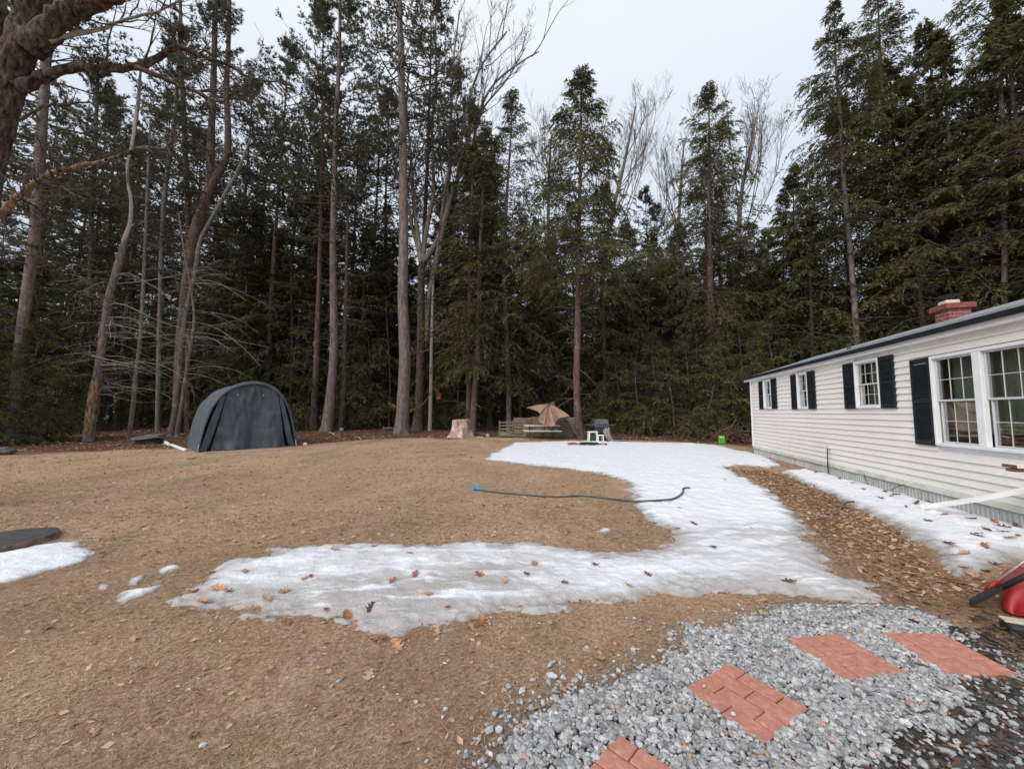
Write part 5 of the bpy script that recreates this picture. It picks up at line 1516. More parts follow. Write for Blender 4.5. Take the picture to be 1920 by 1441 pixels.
# fittings
bu, bz = wallpt(1557, 838)
bevel_box('outlet_box', (0.10, 0.05, 0.07), SASH, house, (bu, -0.04, bz), bev=0.008)
cab = [(bu + 0.01, -0.07, bz - 0.03), (bu + 0.03, -0.085, bz - 0.2), (bu + 0.01, -0.08, bz - 0.4), (bu - 0.01, -0.07, bz - 0.62)]
tube_obj('cable', smooth_path(cab, 16), 0.013, DARKM, house, 6)
for p0, p1 in (((1622, 888), (1640, 912)), ((1698, 908), (1682, 919))):
    a = wallpt(*p0, 0.03); b = wallpt(*p1, 0.03)
    tube_obj('wire', smooth_path([(a[0], -0.05, a[1]), ((a[0] + b[0]) / 2, -0.10, (a[1] + b[1]) / 2 + 0.01), (b[0], -0.12, b[1])], 10), 0.006, DARKM, house, 5)

# white downspout that runs off the wall onto the snow
A0 = spt(1730, 966); u_, z_ = wallpt(1935, 913, 0.10); B0 = HC0 + HU * u_ + HN * 0.10 + np.array([0, 0, z_])
B1 = B0 + (B0 - A0) * 0.25
A0 = A0 + np.array([0, 0, 0.03])
PVC = nmat('weathered_white_metal', [(0.3, (0.60, 0.61, 0.60)), (0.6, (0.74, 0.745, 0.74)), (0.8, (0.66, 0.69, 0.60))], 6.0, 0.45, 0.1, 0.004, vec='World')
ds = empty('downspout', A0, 0, 'white square downspout slanting from the wall onto the snow', 'downspout')
dv = Vector(B1 - A0); M3 = None
x_ = dv.normalized(); y_ = Vector((0, 0, 1)).cross(x_).normalized(); z2_ = x_.cross(y_)
n_s = 14; sec = [(-1, -1), (-0.9, -1), (-0.45, -1), (-0.35, -0.8), (0.35, -0.8), (0.45, -1), (0.9, -1), (1, -1), (1, 1), (0.9, 1), (0.45, 1), (0.35, 0.8), (-0.35, 0.8), (-0.45, 1), (-0.9, 1), (-1, 1)]
V = []
for t in np.linspace(0, 1, n_s):
    c = dv * t + Vector((0, 0, -0.03 * math.sin(t * math.pi)))
    for a, b in sec: V.append(tuple(c + y_ * (0.042 * a) + z2_ * (0.032 * b)))
ns_ = len(sec)
Q = [[i * ns_ + k, i * ns_ + (k + 1) % ns_, (i + 1) * ns_ + (k + 1) % ns_, (i + 1) * ns_ + k] for i in range(n_s - 1) for k in range(ns_)]
link('pipe', raw_mesh('pipe', np.array(V), [np.array(Q)], smooth=False), PVC, ds)
V = []
for t in (0.42, 0.47):
    c = dv * t + Vector((0, 0, -0.03 * math.sin(t * math.pi)))
    for a, b in sec: V.append(tuple(c + y_ * (0.046 * a) + z2_ * (0.036 * b)))
link('collar', raw_mesh('collar', np.array(V), [np.array([[k, (k + 1) % ns_, ns_ + (k + 1) % ns_, ns_ + k] for k in range(ns_)])], smooth=False), PVC, ds)

# end of the porch rail that comes in from the right
rail = empty('porch_rail', tuple(dpt(1960, 990, 3.9)), 0, 'pale painted rail board with a brown sawn end, jutting past the wall', 'rail')
TAN = nmat('painted_board', [(0.3, (0.62, 0.57, 0.47)), (0.7, (0.76, 0.72, 0.62))], 6.0, 0.7, 0.2, 0.003, vec='World')
RAW = nmat('raw_brown_wood', [(0.3, (0.13, 0.06, 0.04)), (0.7, (0.24, 0.12, 0.08))], 20.0, 0.9, 0.3, 0.003)
rp = Vector(rail.location)
a = Vector(dpt(1893, 873, 4.25)); b = a + Vector((1.3, -0.30, 0.0))
beam('top_board', a - rp, b - rp, 0.16, 0.036, TAN, rail)
dirv = (b - a).normalized()
beam('sawn_end', a - rp - dirv * 0.006, a - rp + dirv * 0.002, 0.156, 0.034, RAW, rail, bev=0)
beam('under_board', a - rp + Vector((0.0, 0, -0.042)), b - rp + Vector((0, 0, -0.042)), 0.10, 0.034, RAW, rail)
pz = float(gz(b.x - 0.3, b.y)); pb = a + dirv * 1.0
beam('post', Vector((pb.x, pb.y, pz)) - rp, Vector((pb.x, pb.y, a.z - 0.06)) - rp, 0.09, 0.09, TAN, rail)

# ================================================================== THINGS IN THE YARD
rs = np.random.RandomState(5)
# ---- fabric shelter
FAB = nmat('dark_slate_fabric', [(0.3, (0.052, 0.064, 0.080)), (0.6, (0.080, 0.094, 0.114)), (0.85, (0.115, 0.13, 0.152))], 3.5, 0.55, 0.45, 0.02, 9.0, vec='Object', spec=0.35)
fl = gpt(368, 848); frr = gpt(562, 841)
fw = 3.42; frz = 0.80; frr = fl + fw * np.array([math.cos(frz), math.sin(frz), 0])
shelter = empty('fabric_shelter', (fl + frr) / 2 + np.array([0, 0, 0.0]), frz, 'dark slate grey round-topped fabric shelter with closed front flap', 'tent')
SH = 2.76; SD = 3.2
hwf = fw / 2
prof_n = 41


def arch(s):
    """s in 0..1 along the profile -> (x, z)"""
    ctrl = np.array([(-1.0, 0.0), (-0.965, 0.16), (-0.90, 0.38), (-0.79, 0.62), (-0.62, 0.81), (-0.38, 0.93), (-0.12, 0.985), (0.05, 1.0), (0.25, 0.985), (0.46, 0.925), (0.66, 0.79), (0.82, 0.58), (0.92, 0.32), (0.98, 0.12), (1.0, 0.0)])
    seg = np.concatenate([[0], np.cumsum(np.hypot(*np.diff(ctrl * [hwf, SH], axis=0).T))]); seg /= seg[-1]
    return np.interp(s, seg, ctrl[:, 0]) * hwf, np.interp(s, seg, ctrl[:, 1]) * SH


s = np.linspace(0, 1, prof_n * 2); ax_, az_ = arch(s)
# smooth the profile
for _ in range(6):
    ax_[1:-1] = 0.5 * ax_[1:-1] + 0.25 * (ax_[:-2] + ax_[2:]); az_[1:-1] = 0.5 * az_[1:-1] + 0.25 * (az_[:-2] + az_[2:])
nd = 36; V = []
for j in range(nd):
    d = j / (nd - 1) * SD
    sagm = 1 - 0.02 * abs(math.sin(d / SD * 3 * math.pi))
    w = 0.055 * fbm(s * 9 + 4, np.full_like(s, d * 2.2), 3) * (1 if j > 1 else 0.2)
    V.append(np.stack([ax_ * (sagm + w / 2), np.full_like(ax_, d), az_ * (sagm + w / 2) + 0.0], -1))
V = np.array(V).reshape(-1, 3); m_ = len(s)
q = (np.arange(nd - 1)[:, None] * m_ + np.arange(m_ - 1)[None]).reshape(-1)
link('canopy', raw_mesh('canopy', V, [np.stack([q, q + m_, q + m_ + 1, q + 1], -1)]), FAB, shelter)
# rolled front hem: a fat band over the front arch
V = []
for off, dy, rr_ in ((0.0, -0.02, 1.012), (0.0, 0.10, 1.016), (0, 0.11, 0.985), (0, -0.03, 0.962), (0, -0.035, 0.975)):
    V.append(np.stack([ax_ * rr_, np.full_like(ax_, dy) + 0.01 * fbm(s * 30, s * 0 + dy, 2), az_ * rr_], -1))
V = np.array(V).reshape(-1, 3); nh = 5
q = (np.arange(nh)[:, None] * m_ + np.arange(m_ - 1)[None])
Q = np.stack([q, (q + m_) % (nh * m_), (q + m_ + 1) % (nh * m_), q + 1], -1).reshape(-1, 4)
link('front_hem', raw_mesh('front_hem', V, [Q]), FAB, shelter)


def front_panel(name, xl, xr, zt, dy, fold, seed):
    """xl(z), xr(z): edges of a hanging front sheet; zt(x): its top"""
    nu, nv = 60, 50; V = []
    for j in range(nv):
        t = j / (nv - 1)
        for i in range(nu):
            u = i / (nu - 1)
            x = xl(t) + (xr(t) - xl(t)) * u
            ztop = zt(x); z = 0.01 + t * (ztop - 0.01)
            rad_ = abs(x - 0.05 * hwf) / (0.3 + 1.1 * (1 - t))
            y = dy + fold * (0.5 * math.sin(x * 4.2 + seed) * (1 - t) + 0.9 * float(vnoise(x * 3.2 + seed, z * 1.1)) + 0.5 * float(vnoise(x * 9 + 1.6 * z + seed, z * 3)) + 0.7 * float(vnoise((x - 0.1) / (2.9 - z) * 9 + seed, 0.3 * z)) * (1 - t * 0.6))
            V.append((x, y, z))
    q = (np.arange(nv - 1)[:, None] * nu + np.arange(nu - 1)[None]).reshape(-1)
    return link(name, raw_mesh(name, np.array(V), [np.stack([q, q + 1, q + nu + 1, q + nu], -1)]), FAB, shelter)


top_of = lambda x: float(np.interp(x, ax_, az_)) * 0.962
zip_l = lambda t: hwf * (-0.80 + 0.30 * t) ; zip_r = lambda t: hwf * (0.80 - 0.26 * t)
gap = lambda t: 0.11 * (1 - t) ** 1.2 + 0.02
ztl = lambda x: min(top_of(x), 0.83 * SH + 0.16 * SH)
xo = lambda t: float(np.interp(t * 0.80 * SH, az_[:m_ // 2], ax_[:m_ // 2])) * 0.97
xo2 = lambda t: float(np.interp(t * 0.80 * SH, az_[m_ // 2:][::-1], ax_[m_ // 2:][::-1])) * 0.97
front_panel('door_flap', lambda t: zip_l(t) + gap(t) * 0.6, lambda t: zip_r(t) - gap(t) * 0.6, lambda x: top_of(x), 0.045, 0.13, 1.0)
for nm, fa, fb, sd_ in (('side_flap', lambda t: xo(t), lambda t: zip_l(t) - gap(t) * 0.4, 2.0), ('side_flap', lambda t: zip_r(t) + gap(t) * 0.4, lambda t: xo2(t), 5.0)):
    front_panel(nm, fa, fb, lambda x: min(0.80 * SH, top_of(x)), 0.03, 0.09, sd_)
for sgn, zl in ((-1, zip_l), (1, zip_r)):
    Pz = np.array([(zl(t), 0.03, 0.02 + t * 0.82 * SH) for t in np.linspace(0, 1, 10)])
    tube_obj('zip_strip', Pz, 0.018, DRIP, shelter, 6)
for px, pz in ((-0.30, 0.80), (0.22, 0.80)):
    tube_obj('eyelet', [(px * hwf, 0.03, pz * SH), (px * hwf, 0.05, pz * SH)], 0.018, WHITE, shelter, 8)
# back sheet closes it
V = [(0, SD - 0.02, 0.0)] + [(x, SD - 0.02, z) for x, z in zip(ax_[::3], az_[::3])]
link('back_panel', raw_mesh('back_panel', np.array(V), [np.array([[0, k, k + 1] for k in range(1, len(V) - 1)])], smooth=False), FAB, shelter)
STRAP = plain('white_strap', (0.62, 0.62, 0.62), 0.7)
for x_s in (-1.0, 1.0): beam('tie_strap', (x_s * hwf * 0.985, -0.05, 0.0), (x_s * hwf * 0.965, -0.035, 0.30), 0.012, 0.03, STRAP, shelter, bev=0)
SILL = nmat('pale_timber', [(0.3, (0.38, 0.32, 0.25)), (0.7, (0.52, 0.46, 0.38))], 6.0, 0.85, 0.3, 0.004, 20.0, vscale=(0.3, 2, 2))
sp_ = empty('timber_sill', gpt(388, 851), frz, 'long pale timber lying along the shelter front', 'timber')
bevel_box('plank', (fw * 0.80, 0.09, 0.05), SILL, sp_, (fw * 0.40, 0.0, 0.02), bev=0.006)
bevel_box('block', (0.5, 0.06, 0.035), SILL, sp_, (0.18, -0.02, 0.06), rot=(0, 0, 0.1), bev=0.006)
# white gutter elbow lying left of it
e0, e1, e2, e3 = gpt(306, 829), gpt(318, 836), gpt(322, 836), gpt(348, 846)
gp = empty('gutter_elbow', e0, 0, 'white bent downspout elbow lying beside the shelter', 'pipe')
o0 = e0
beam('elbow', e0 - o0 + [0, 0, 0.16], e0 - o0 + [0.06, -0.02, 0.03], 0.10, 0.10, WHITE, gp, bev=0.012)
beam('pipe', e0 - o0 + [0.03, 0, 0.06], e1 - o0 + [0, 0, 0.05], 0.10, 0.09, WHITE, gp, bev=0.012)
beam('pipe', e2 - o0 + [0, 0, 0.05], e3 - o0 + [0, 0, 0.05], 0.10, 0.08, WHITE, gp, bev=0.012)
a = gpt(346, 861); b = gpt(368, 858)
wf = empty('wood_offcut', a, 0, 'small pale wood offcut on the grass before the shelter', 'wood')
beam('offcut', (0, 0, 0.02), b - a + [0, 0, 0.03], 0.07, 0.035, SILL, wf, bev=0.006)
a = gpt(562, 836)
rag = rocks('white_stone', np.array([a[0] + 0.12]), np.array([a[1] + 0.2]), np.array([a[2] + 0.06]), np.array([0.26]), np.array([1.0]), WHITE)
tag(rag, 'pale rounded stone at the right foot of the shelter', 'stone')

# ---- weathered slab left of the shelter
SLABM = nmat('weathered_slab', [(0.3, (0.055, 0.047, 0.042)), (0.6, (0.13, 0.115, 0.105)), (0.85, (0.21, 0.19, 0.175))], 7.0, 0.95, 0.8, 0.03, 14.0)


def boulder(name, c, size, m, label, cat, seed, rz=0.0, sub=3):
    g = np.random.RandomState(seed)
    bm = bmesh.new(); bmesh.ops.create_icosphere(bm, subdivisions=sub, radius=1.0)
    for v in bm.verts:
        d = v.co.normalized(); k = 1 + 0.38 * float(fbm(d.x * 1.4 + seed, d.y * 1.4 + d.z * 1.9, 3))
        v.co = Vector((d.x * k * size[0] / 2, d.y * k * size[1] / 2, d.z * k * size[2] / 2))
    me = bpy.data.meshes.new(name); bm.to_mesh(me); bm.free()
    o = link(name, me, m); o.location = tuple(float(x) for x in c); o.rotation_euler = (0, 0, rz)
    return tag(o, label, cat)


c = gpt(272, 832)
root = empty('stacked_slab', c, 0.1, 'dark weathered wooden slab propped low beside the shelter', 'slab')
o1 = boulder('slab', (0.0, 0.2, 0.30), (1.5, 0.9, 0.22), SLABM, None, None, 3); o1.parent = root; o1.rotation_euler = (0.1, -0.12, 0)
o2 = boulder('base_log', (-0.12, 0.35, 0.1), (1.25, 0.8, 0.45), SLABM, None, None, 8); o2.parent = root
boulder('boulder', gpt(8, 852) + [0, 0, 0.1], (0.55, 0.5, 0.35), SLABM, 'rounded grey boulder under the young hemlocks at the yard edge', 'stone', 6)

# ---- stumps
def stump(name, c, r0, r1, h, seed, bk, topm, label, tilt=0.0, flare=5):
    g = np.random.RandomState(seed); n = 40; lv = 9
    root = empty(name, c, 0, label, 'stump')
    V = []
    for j in range(lv):
        t = j / (lv - 1); z = -0.12 + t * (h + 0.12)
        for i in range(n):
            a = i / n * 2 * math.pi
            but = max(0, math.sin(a * flare + seed)) ** 1.5
            r = r1 + (r0 - r1) * (1 - t) ** 2.4 * (0.55 + 0.9 * but)
            r *= 1 + 0.10 * float(vnoise(a * 3 + seed, t * 2)) + 0.03 * float(vnoise(a * 14, t * 3))
            V.append((r * math.cos(a), r * math.sin(a), z + tilt * r * math.cos(a) * t))
    q = [[j * n + i, j * n + (i + 1) % n, (j + 1) * n + (i + 1) % n, (j + 1) * n + i] for j in range(lv - 1) for i in range(n)]
    link('bark', raw_mesh('bark', np.array(V), [np.array(q)]), bk, root)
    Vt = [(0, 0, h + 0.012)] + [tuple(np.array(V[(lv - 1) * n + i]) * [0.94, 0.94, 1] + [0, 0, 0.004]) for i in range(n)] + [V[(lv - 1) * n + i] for i in range(n)]
    T = [[0, 1 + i, 1 + (i + 1) % n] for i in range(n)]
    Qs = [[1 + i, 1 + n + i, 1 + n + (i + 1) % n, 1 + (i + 1) % n] for i in range(n)]
    link('cut_face', raw_mesh('cut_face', np.array(Vt), [np.array(T), np.array(Qs)]), topm, root)
    return root


PALEBK = nmat('flaky_pink_bark', [(0.32, (0.17, 0.10, 0.075)), (0.5, (0.40, 0.28, 0.23)), (0.62, (0.56, 0.43, 0.37)), (0.8, (0.66, 0.55, 0.49))], 5.0, 0.95, 0.9, 0.04, 9.0, vscale=(1, 1, 0.6))
CUT = nmat('pale_cut_wood', [(0.3, (0.42, 0.33, 0.24)), (0.7, (0.58, 0.48, 0.37))], 9.0, 0.9, 0.3, 0.005)
DKCUT = nmat('grey_cut_wood', [(0.3, (0.035, 0.034, 0.034)), (0.7, (0.075, 0.073, 0.072))], 12.0, 0.8, 0.4, 0.006)
RIM = nmat('crumbling_rim_bark', [(0.3, (0.10, 0.062, 0.045)), (0.55, (0.23, 0.165, 0.125)), (0.8, (0.36, 0.29, 0.235))], 9.0, 0.95, 0.8, 0.02, 20.0)
c = gpt(861, 820); k_ = c[1] / FPX
stump('tree_stump', c + [0, 0.5, 0], 29 * k_, 16.5 * k_, 33 * k_, 2, PALEBK, CUT, 'pale flaky-barked cut stump with flared roots at the lawn edge', tilt=0.05)
c = gpt(60, 1012)
stump('tree_stump', (c[0] - 0.28, c[1] - 0.17, 0.0), 0.62, 0.54, 0.05, 7, RIM, DKCUT, 'very low wide stump with dark cut face, almost flush with the lawn', tilt=0.05, flare=4)

# ---- plank fence
FENCE = nmat('grey_brown_plank', [(0.3, (0.105, 0.078, 0.060)), (0.6, (0.205, 0.155, 0.122)), (0.85, (0.30, 0.24, 0.195))], 6.0, 0.9, 0.5, 0.006, 20.0, vec='World', vscale=(0.6, 2, 3))
Yf = depth_of(1000, 822) + 0.6
f0 = dpt(935, 800, Yf); f1 = dpt(1079, 800, Yf); fz = float(gz(0.5, Yf))
fence = empty('plank_fence', ((f0[0] + f1[0]) / 2, Yf, fz), 0, 'low weathered plank fence behind the picnic table', 'fence')
X0 = f0[0] - fence.location.x; X1 = f1[0] - fence.location.x; kx = (X1 - X0) / 144.0
zt_ = float(dpt(1000, 782, Yf)[2]) - fz
rf = random.Random(2)
secs = [(0, 28, 0.80, 5, 0.45), (28, 62, 0.96, 7, 0.86), (62, 106, 1.0, 8, 0.95), (106, 144, 0.98, 8, 0.95)]
for a, b, hh, rows, fill in secs:
    xa, xb = X0 + a * kx, X0 + b * kx; H_ = zt_ * hh
    for r_ in range(rows):
        zc = (r_ + 0.5) / rows * H_ + 0.03
        o = beam('plank', (xa + 0.01, rf.uniform(-0.012, 0.012), zc + rf.uniform(-0.01, 0.01)), (xb - 0.01, rf.uniform(-0.012, 0.012), zc + rf.uniform(-0.012, 0.012)), 0.022, H_ / rows * fill, FENCE, fence)
    for xx in ([xa + 0.05, (xa + xb) / 2 + 0.1, xb - 0.05] if a == 0 else [xa + 0.05, xb - 0.05]):
        beam('post', (xx, 0.055, -0.1), (xx, 0.055, H_ + 0.04), 0.07, 0.07, FENCE, fence)
bevel_box('post', (0.09, 0.09, 0.42), SILL, fence, (X1 + 0.05, 0.0, zt_ - 0.1), bev=0.008)
# plank that leans on the fence end
a = dpt(1086, 824, Yf - 0.5); a[2] = float(gz(a[0], Yf - 0.5)); b = dpt(1062, 784, Yf - 0.1)
lb = empty('leaning_board', a, 0, 'long board leaning at a slant against the plank fence', 'board')
beam('board', (0, 0, 0), b - a, 0.16, 0.035, FENCE, lb, roll=0.0)

# ---- picnic table
Yp = depth_of(1015, 825)
tl = dpt(983, 797, Yp); tr = dpt(1050, 798, Yp); pz_ = float(gz((tl[0] + tr[0]) / 2, Yp))
PL = tr[0] - tl[0]; pc = ((tl[0] + tr[0]) / 2, Yp + 0.45, pz_)
PAINT = nmat('chalky_white_paint', [(0.3, (0.52, 0.50, 0.48)), (0.7, (0.70, 0.68, 0.66))], 5.0, 0.7, 0.3, 0.003)
FRAME = plain('rusty_dark_frame', (0.06, 0.05, 0.045), 0.7)
pt = empty('picnic_table', pc, 0.02, 'white topped picnic table with benches in front of the fence', 'table')
zt2 = float(dpt(1016, 798, Yp + 0.1)[2]) - pz_; zb2 = float(dpt(1016, 808, Yp - 0.2)[2]) - pz_
for k in range(5): bevel_box('table_plank', (PL, 0.135, 0.035), PAINT, pt, (0, -0.30 + k * 0.15, zt2), bev=0.005)
for s_ in (-1, 1):
    for k in range(2): bevel_box('bench_plank', (PL * 1.02, 0.12, 0.035), PAINT, pt, (0, s_ * 0.68 + (k - 0.5) * 0.13, zb2), bev=0.005)
for sx_ in (-1, 1):
    x_ = sx_ * PL * 0.34
    for s_ in (-1, 1):
        beam('leg', (x_, s_ * 0.62, -0.02), (x_, s_ * 0.18, zt2 - 0.02), 0.04, 0.04, FRAME, pt)
        beam('brace', (x_, 0, zb2 * 0.85), (x_ * 0.45, 0, zt2 - 0.02), 0.035, 0.035, FRAME, pt) if s_ > 0 else None
    beam('bench_support', (x_, -0.75, zb2 - 0.03), (x_, 0.75, zb2 - 0.03), 0.04, 0.04, FRAME, pt)
# ---- broken parasol slumped over the table
CANV = nmat('tan_canvas', [(0.3, (0.22, 0.132, 0.09)), (0.6, (0.30, 0.19, 0.132)), (0.85, (0.37, 0.245, 0.175))], 4.0, 0.85, 0.3, 0.01, 24.0)
Yu = Yp + 0.45
D2 = lambda x, y, dy: dpt(x, y, Yu + dy) - np.array(pc)
um = empty('parasol', pc, 0, 'broken tan parasol slumped over the picnic table', 'parasol')
apex = D2(1030, 757, 0.1)
tips = [D2(986, 764, -0.35), D2(1006, 786, -1.15), D2(1021, 797, -1.3), D2(1041, 798, -1.2), D2(1069, 780, -0.5), D2(1060, 776, 0.9), D2(1041, 752, 1.0), D2(1010, 770, 1.0)]
for k in range(len(tips)):
    a, b = tips[k], tips[(k + 1) % len(tips)]
    n_ = 12; V = []; idx = {}
    for i in range(n_ + 1):
        for j in range(n_ + 1):
            u = i / n_; v = j / n_
            p = apex + u * ((1 - v) * (a - apex) + v * (b - apex))
            sag = 0.16 * math.sin(v * math.pi) * u * u
            p = p + np.array([0, 0.02 * math.sin(v * 9 + k) * u, -sag + 0.05 * math.sin(u * math.pi)])
            p = p + (apex - (a + b) / 2) * (0.42, 0.12, 0.10, 0.30, 0.12, 0.35, 0.2, 0.4)[k] * math.sin(v * math.pi) * u * u
            V.append(p)
    q = [[i * (n_ + 1) + j, i * (n_ + 1) + j + 1, (i + 1) * (n_ + 1) + j + 1, (i + 1) * (n_ + 1) + j] for i in range(n_) for j in range(n_)]
    link('canopy_panel', raw_mesh('canopy_panel', np.array(V), [np.array(q)]), CANV, um)
    mid = apex + 0.5 * (a - apex) + np.array([0, 0, 0.065])
    tube_obj('rib', smooth_path([apex + [0, 0, 0.02], mid, a], 8), 0.012, FRAME, um, 5)
tube_obj('hub', [apex + [0, 0, -0.10], apex + [0, 0, 0.0], apex + [0, 0, 0.05]], np.array([0.05, 0.06, 0.03]), FRAME, um, 10)
tube_obj('pole', [apex, np.array([0.05, 0.1, 0.02])], 0.022, FRAME, um, 8)

# ---- grill with chair frame and cover
Yg = depth_of(1125, 826) + 0.2
gk = Yg / FPX; gc = dpt(1128, 824, Yg); gzz = float(gz(gc[0], Yg)); gx = gc[0]
GREY = nmat('faded_grill_lid', [(0.3, (0.055, 0.057, 0.062)), (0.7, (0.105, 0.107, 0.113))], 7.0, 0.55, 0.2, 0.004)
gr = empty('gas_grill', (gx, Yg, gzz), 0, 'dark gas grill with side shelves at the edge of the snow', 'grill')
zz_ = lambda y: float(dpt(1125, y, Yg)[2]) - gzz
xx_ = lambda x: float(dpt(x, 800, Yg)[0]) - gx
x0_, x1_ = xx_(1113), xx_(1139)
zb_, zl_ = zz_(800), zz_(785)
pr = [(-0.27, zb_), (-0.29, zb_ + 0.12), (-0.20, zl_ - 0.03), (-0.02, zl_), (0.16, zl_ - 0.06), (0.24, zb_)]
V = [(x0_ + 0.02 * (1 if k > 1 else 0), y, z) for k, (y, z) in enumerate(pr)] + [(x1_ - 0.02 * (1 if k > 1 else 0), y, z) for k, (y, z) in enumerate(pr)]
n_ = len(pr)
Q = [[k, (k + 1) % n_, n_ + (k + 1) % n_, n_ + k] for k in range(n_)]
T = [[0, n_ - 1 - k, n_ - 2 - k] for k in range(n_ - 2)] + [[n_, n_ + 1 + k, n_ + 2 + k] for k in range(n_ - 2)]
link('lid', raw_mesh('lid', np.array(V), [np.array(Q), np.array(T)], smooth=False), GREY, gr)
beam('lid_handle', (x0_ + 0.12, -0.33, zb_ + 0.14), (x1_ - 0.12, -0.33, zb_ + 0.14), 0.025, 0.025, DARKM, gr)
bevel_box('firebox', (x1_ - x0_ - 0.04, 0.46, 0.28), DARKM, gr, ((x0_ + x1_) / 2, 0, zb_ - 0.145), bev=0.03)
for xa, xb in ((xx_(1101), x0_ - 0.005), (x1_ + 0.005, xx_(1152))): bevel_box('side_shelf', (xb - xa, 0.42, 0.045), GREY, gr, ((xa + xb) / 2, 0, zz_(796.5)), bev=0.012)
for xa in (x0_ + 0.05, x1_ - 0.05):
    for ya in (-0.2, 0.2): beam('leg', (xa, ya, 0.02), (xa, ya, zb_ - 0.25), 0.035, 0.035, DARKM, gr)
for ya in (-0.2, 0.2): tube_obj('wheel', [(x1_ - 0.07, ya - 0.02, 0.09), (x1_ - 0.07, ya + 0.02, 0.09)], 0.09, DARKM, gr, 14)
bevel_box('bottom_shelf', (x1_ - x0_ - 0.02, 0.4, 0.03), DARKM, gr, ((x0_ + x1_) / 2, 0, 0.2), bev=0.006)
bevel_box('cabinet', (x1_ - x0_ - 0.1, 0.3, zb_ - 0.5), DARKM, gr, ((x0_ + x1_) / 2, 0.06, (zb_ - 0.5) / 2 + 0.22), bev=0.01)
# white plastic chair in front, turned low
wc = gpt(1110, 826); wcx = float(dpt(1111, 815, Yg - 0.5)[0])
PLAS = plain('white_plastic', (0.80, 0.81, 0.82), 0.4)
GRN = plain('dark_green_plastic', (0.02, 0.07, 0.05), 0.5)
ch_ = empty('plastic_table', (wcx, Yg - 0.5, float(gz(wcx, Yg - 0.5))), 0, 'small white plastic table beside the grill', 'table')
tw_, th_ = 15 * gk, 18 * gk
bevel_box('top', (tw_ + 0.06, 0.42, 0.05), PLAS, ch_, (0, 0, th_ - 0.02), bev=0.015)
for sx_ in (-1, 1):
    for sy_ in (-1, 1): beam('leg', (sx_ * tw_ * 0.5, sy_ * 0.17, 0), (sx_ * tw_ * 0.44, sy_ * 0.16, th_ - 0.045), 0.055, 0.055, PLAS, ch_, bev=0.012)
bin_ = empty('storage_bin', (wcx, Yg - 0.46, float(gz(wcx, Yg - 0.5))), 0, 'dark green plastic bin tucked under the white table', 'bin')
bevel_box('tub', (tw_ * 0.72, 0.22, th_ * 0.62), GRN, bin_, (0, 0, th_ * 0.31), bev=0.02); bevel_box('lid', (tw_ * 0.78, 0.26, 0.03), GRN, bin_, (0, 0, th_ * 0.62 + 0.016), bev=0.01)
# second low white stool
sx0 = float(dpt(1125, 815, Yg - 0.7)[0]); st_ = empty('plastic_stool', (sx0, Yg - 0.7, float(gz(sx0, Yg - 0.7))), 0.1, 'low white plastic stool in front of the grill', 'stool')
bevel_box('seat', (12 * gk, 0.3, 0.045), PLAS, st_, (0, 0, 12 * gk), bev=0.014)
for sx_ in (-1, 1):
    for sy_ in (-1, 1): beam('leg', (sx_ * 5 * gk, sy_ * 0.12, 0), (sx_ * 4.6 * gk, sy_ * 0.11, 12 * gk - 0.022), 0.04, 0.04, PLAS, st_, bev=0.01)
# grey cover hanging off the shelf and trailing on the ground
CLOTH = nmat('grey_cover_cloth', [(0.3, (0.22, 0.19, 0.20)), (0.7, (0.36, 0.32, 0.33))], 5.0, 0.9, 0.3, 0.01, 16.0)
path = [(1139, 798, -0.1), (1137, 806, -0.3), (1138, 814, -0.42), (1143, 823, -0.5), (1150, 828.5, -0.55), (1162, 829.5, -0.5), (1176, 829, -0.4)]
half = [5, 7, 6, 6, 5.5, 5, 2]
cvb = gpt(1145, 829)
cv = empty('grill_cover', cvb, 0, 'grey cloth cover hanging from the grill shelf and trailing on the ground', 'cover')
Pc = []
for (x, y, dy), h in zip(path, half):
    p = dpt(x, y, Yg + dy)
    p[2] = max(p[2], float(surf(p[0], p[1])) + 0.03); Pc.append((*(p - cvb), h * gk))
Pc = smooth_path(np.array(Pc), 30); V = []
for k in range(30):
    t = k / 29
    for j in range(16):
        v = j / 15 - 0.5
        flat = max(0, t - 0.6) / 0.4
        V.append((Pc[k, 0] + 2 * v * Pc[k, 3] * (1 - flat * 0.2), Pc[k, 1] + 0.07 * math.sin(v * 17 + t * 3) * (1 - flat) + v * flat * 0.5, max(Pc[k, 2] + 0.03 * math.sin(v * 21 + t * 5) * flat + (0.4 * v * v if t < 0.2 else 0) * -0.5, 0.012)))
q = [[k * 16 + j, k * 16 + j + 1, (k + 1) * 16 + j + 1, (k + 1) * 16 + j] for k in range(29) for j in range(15)]
o = link('cloth', raw_mesh('cloth', np.array(V), [np.array(q)]), CLOTH, cv)
sm = o.modifiers.new('thick', 'SOLIDIFY'); sm.thickness = 0.012
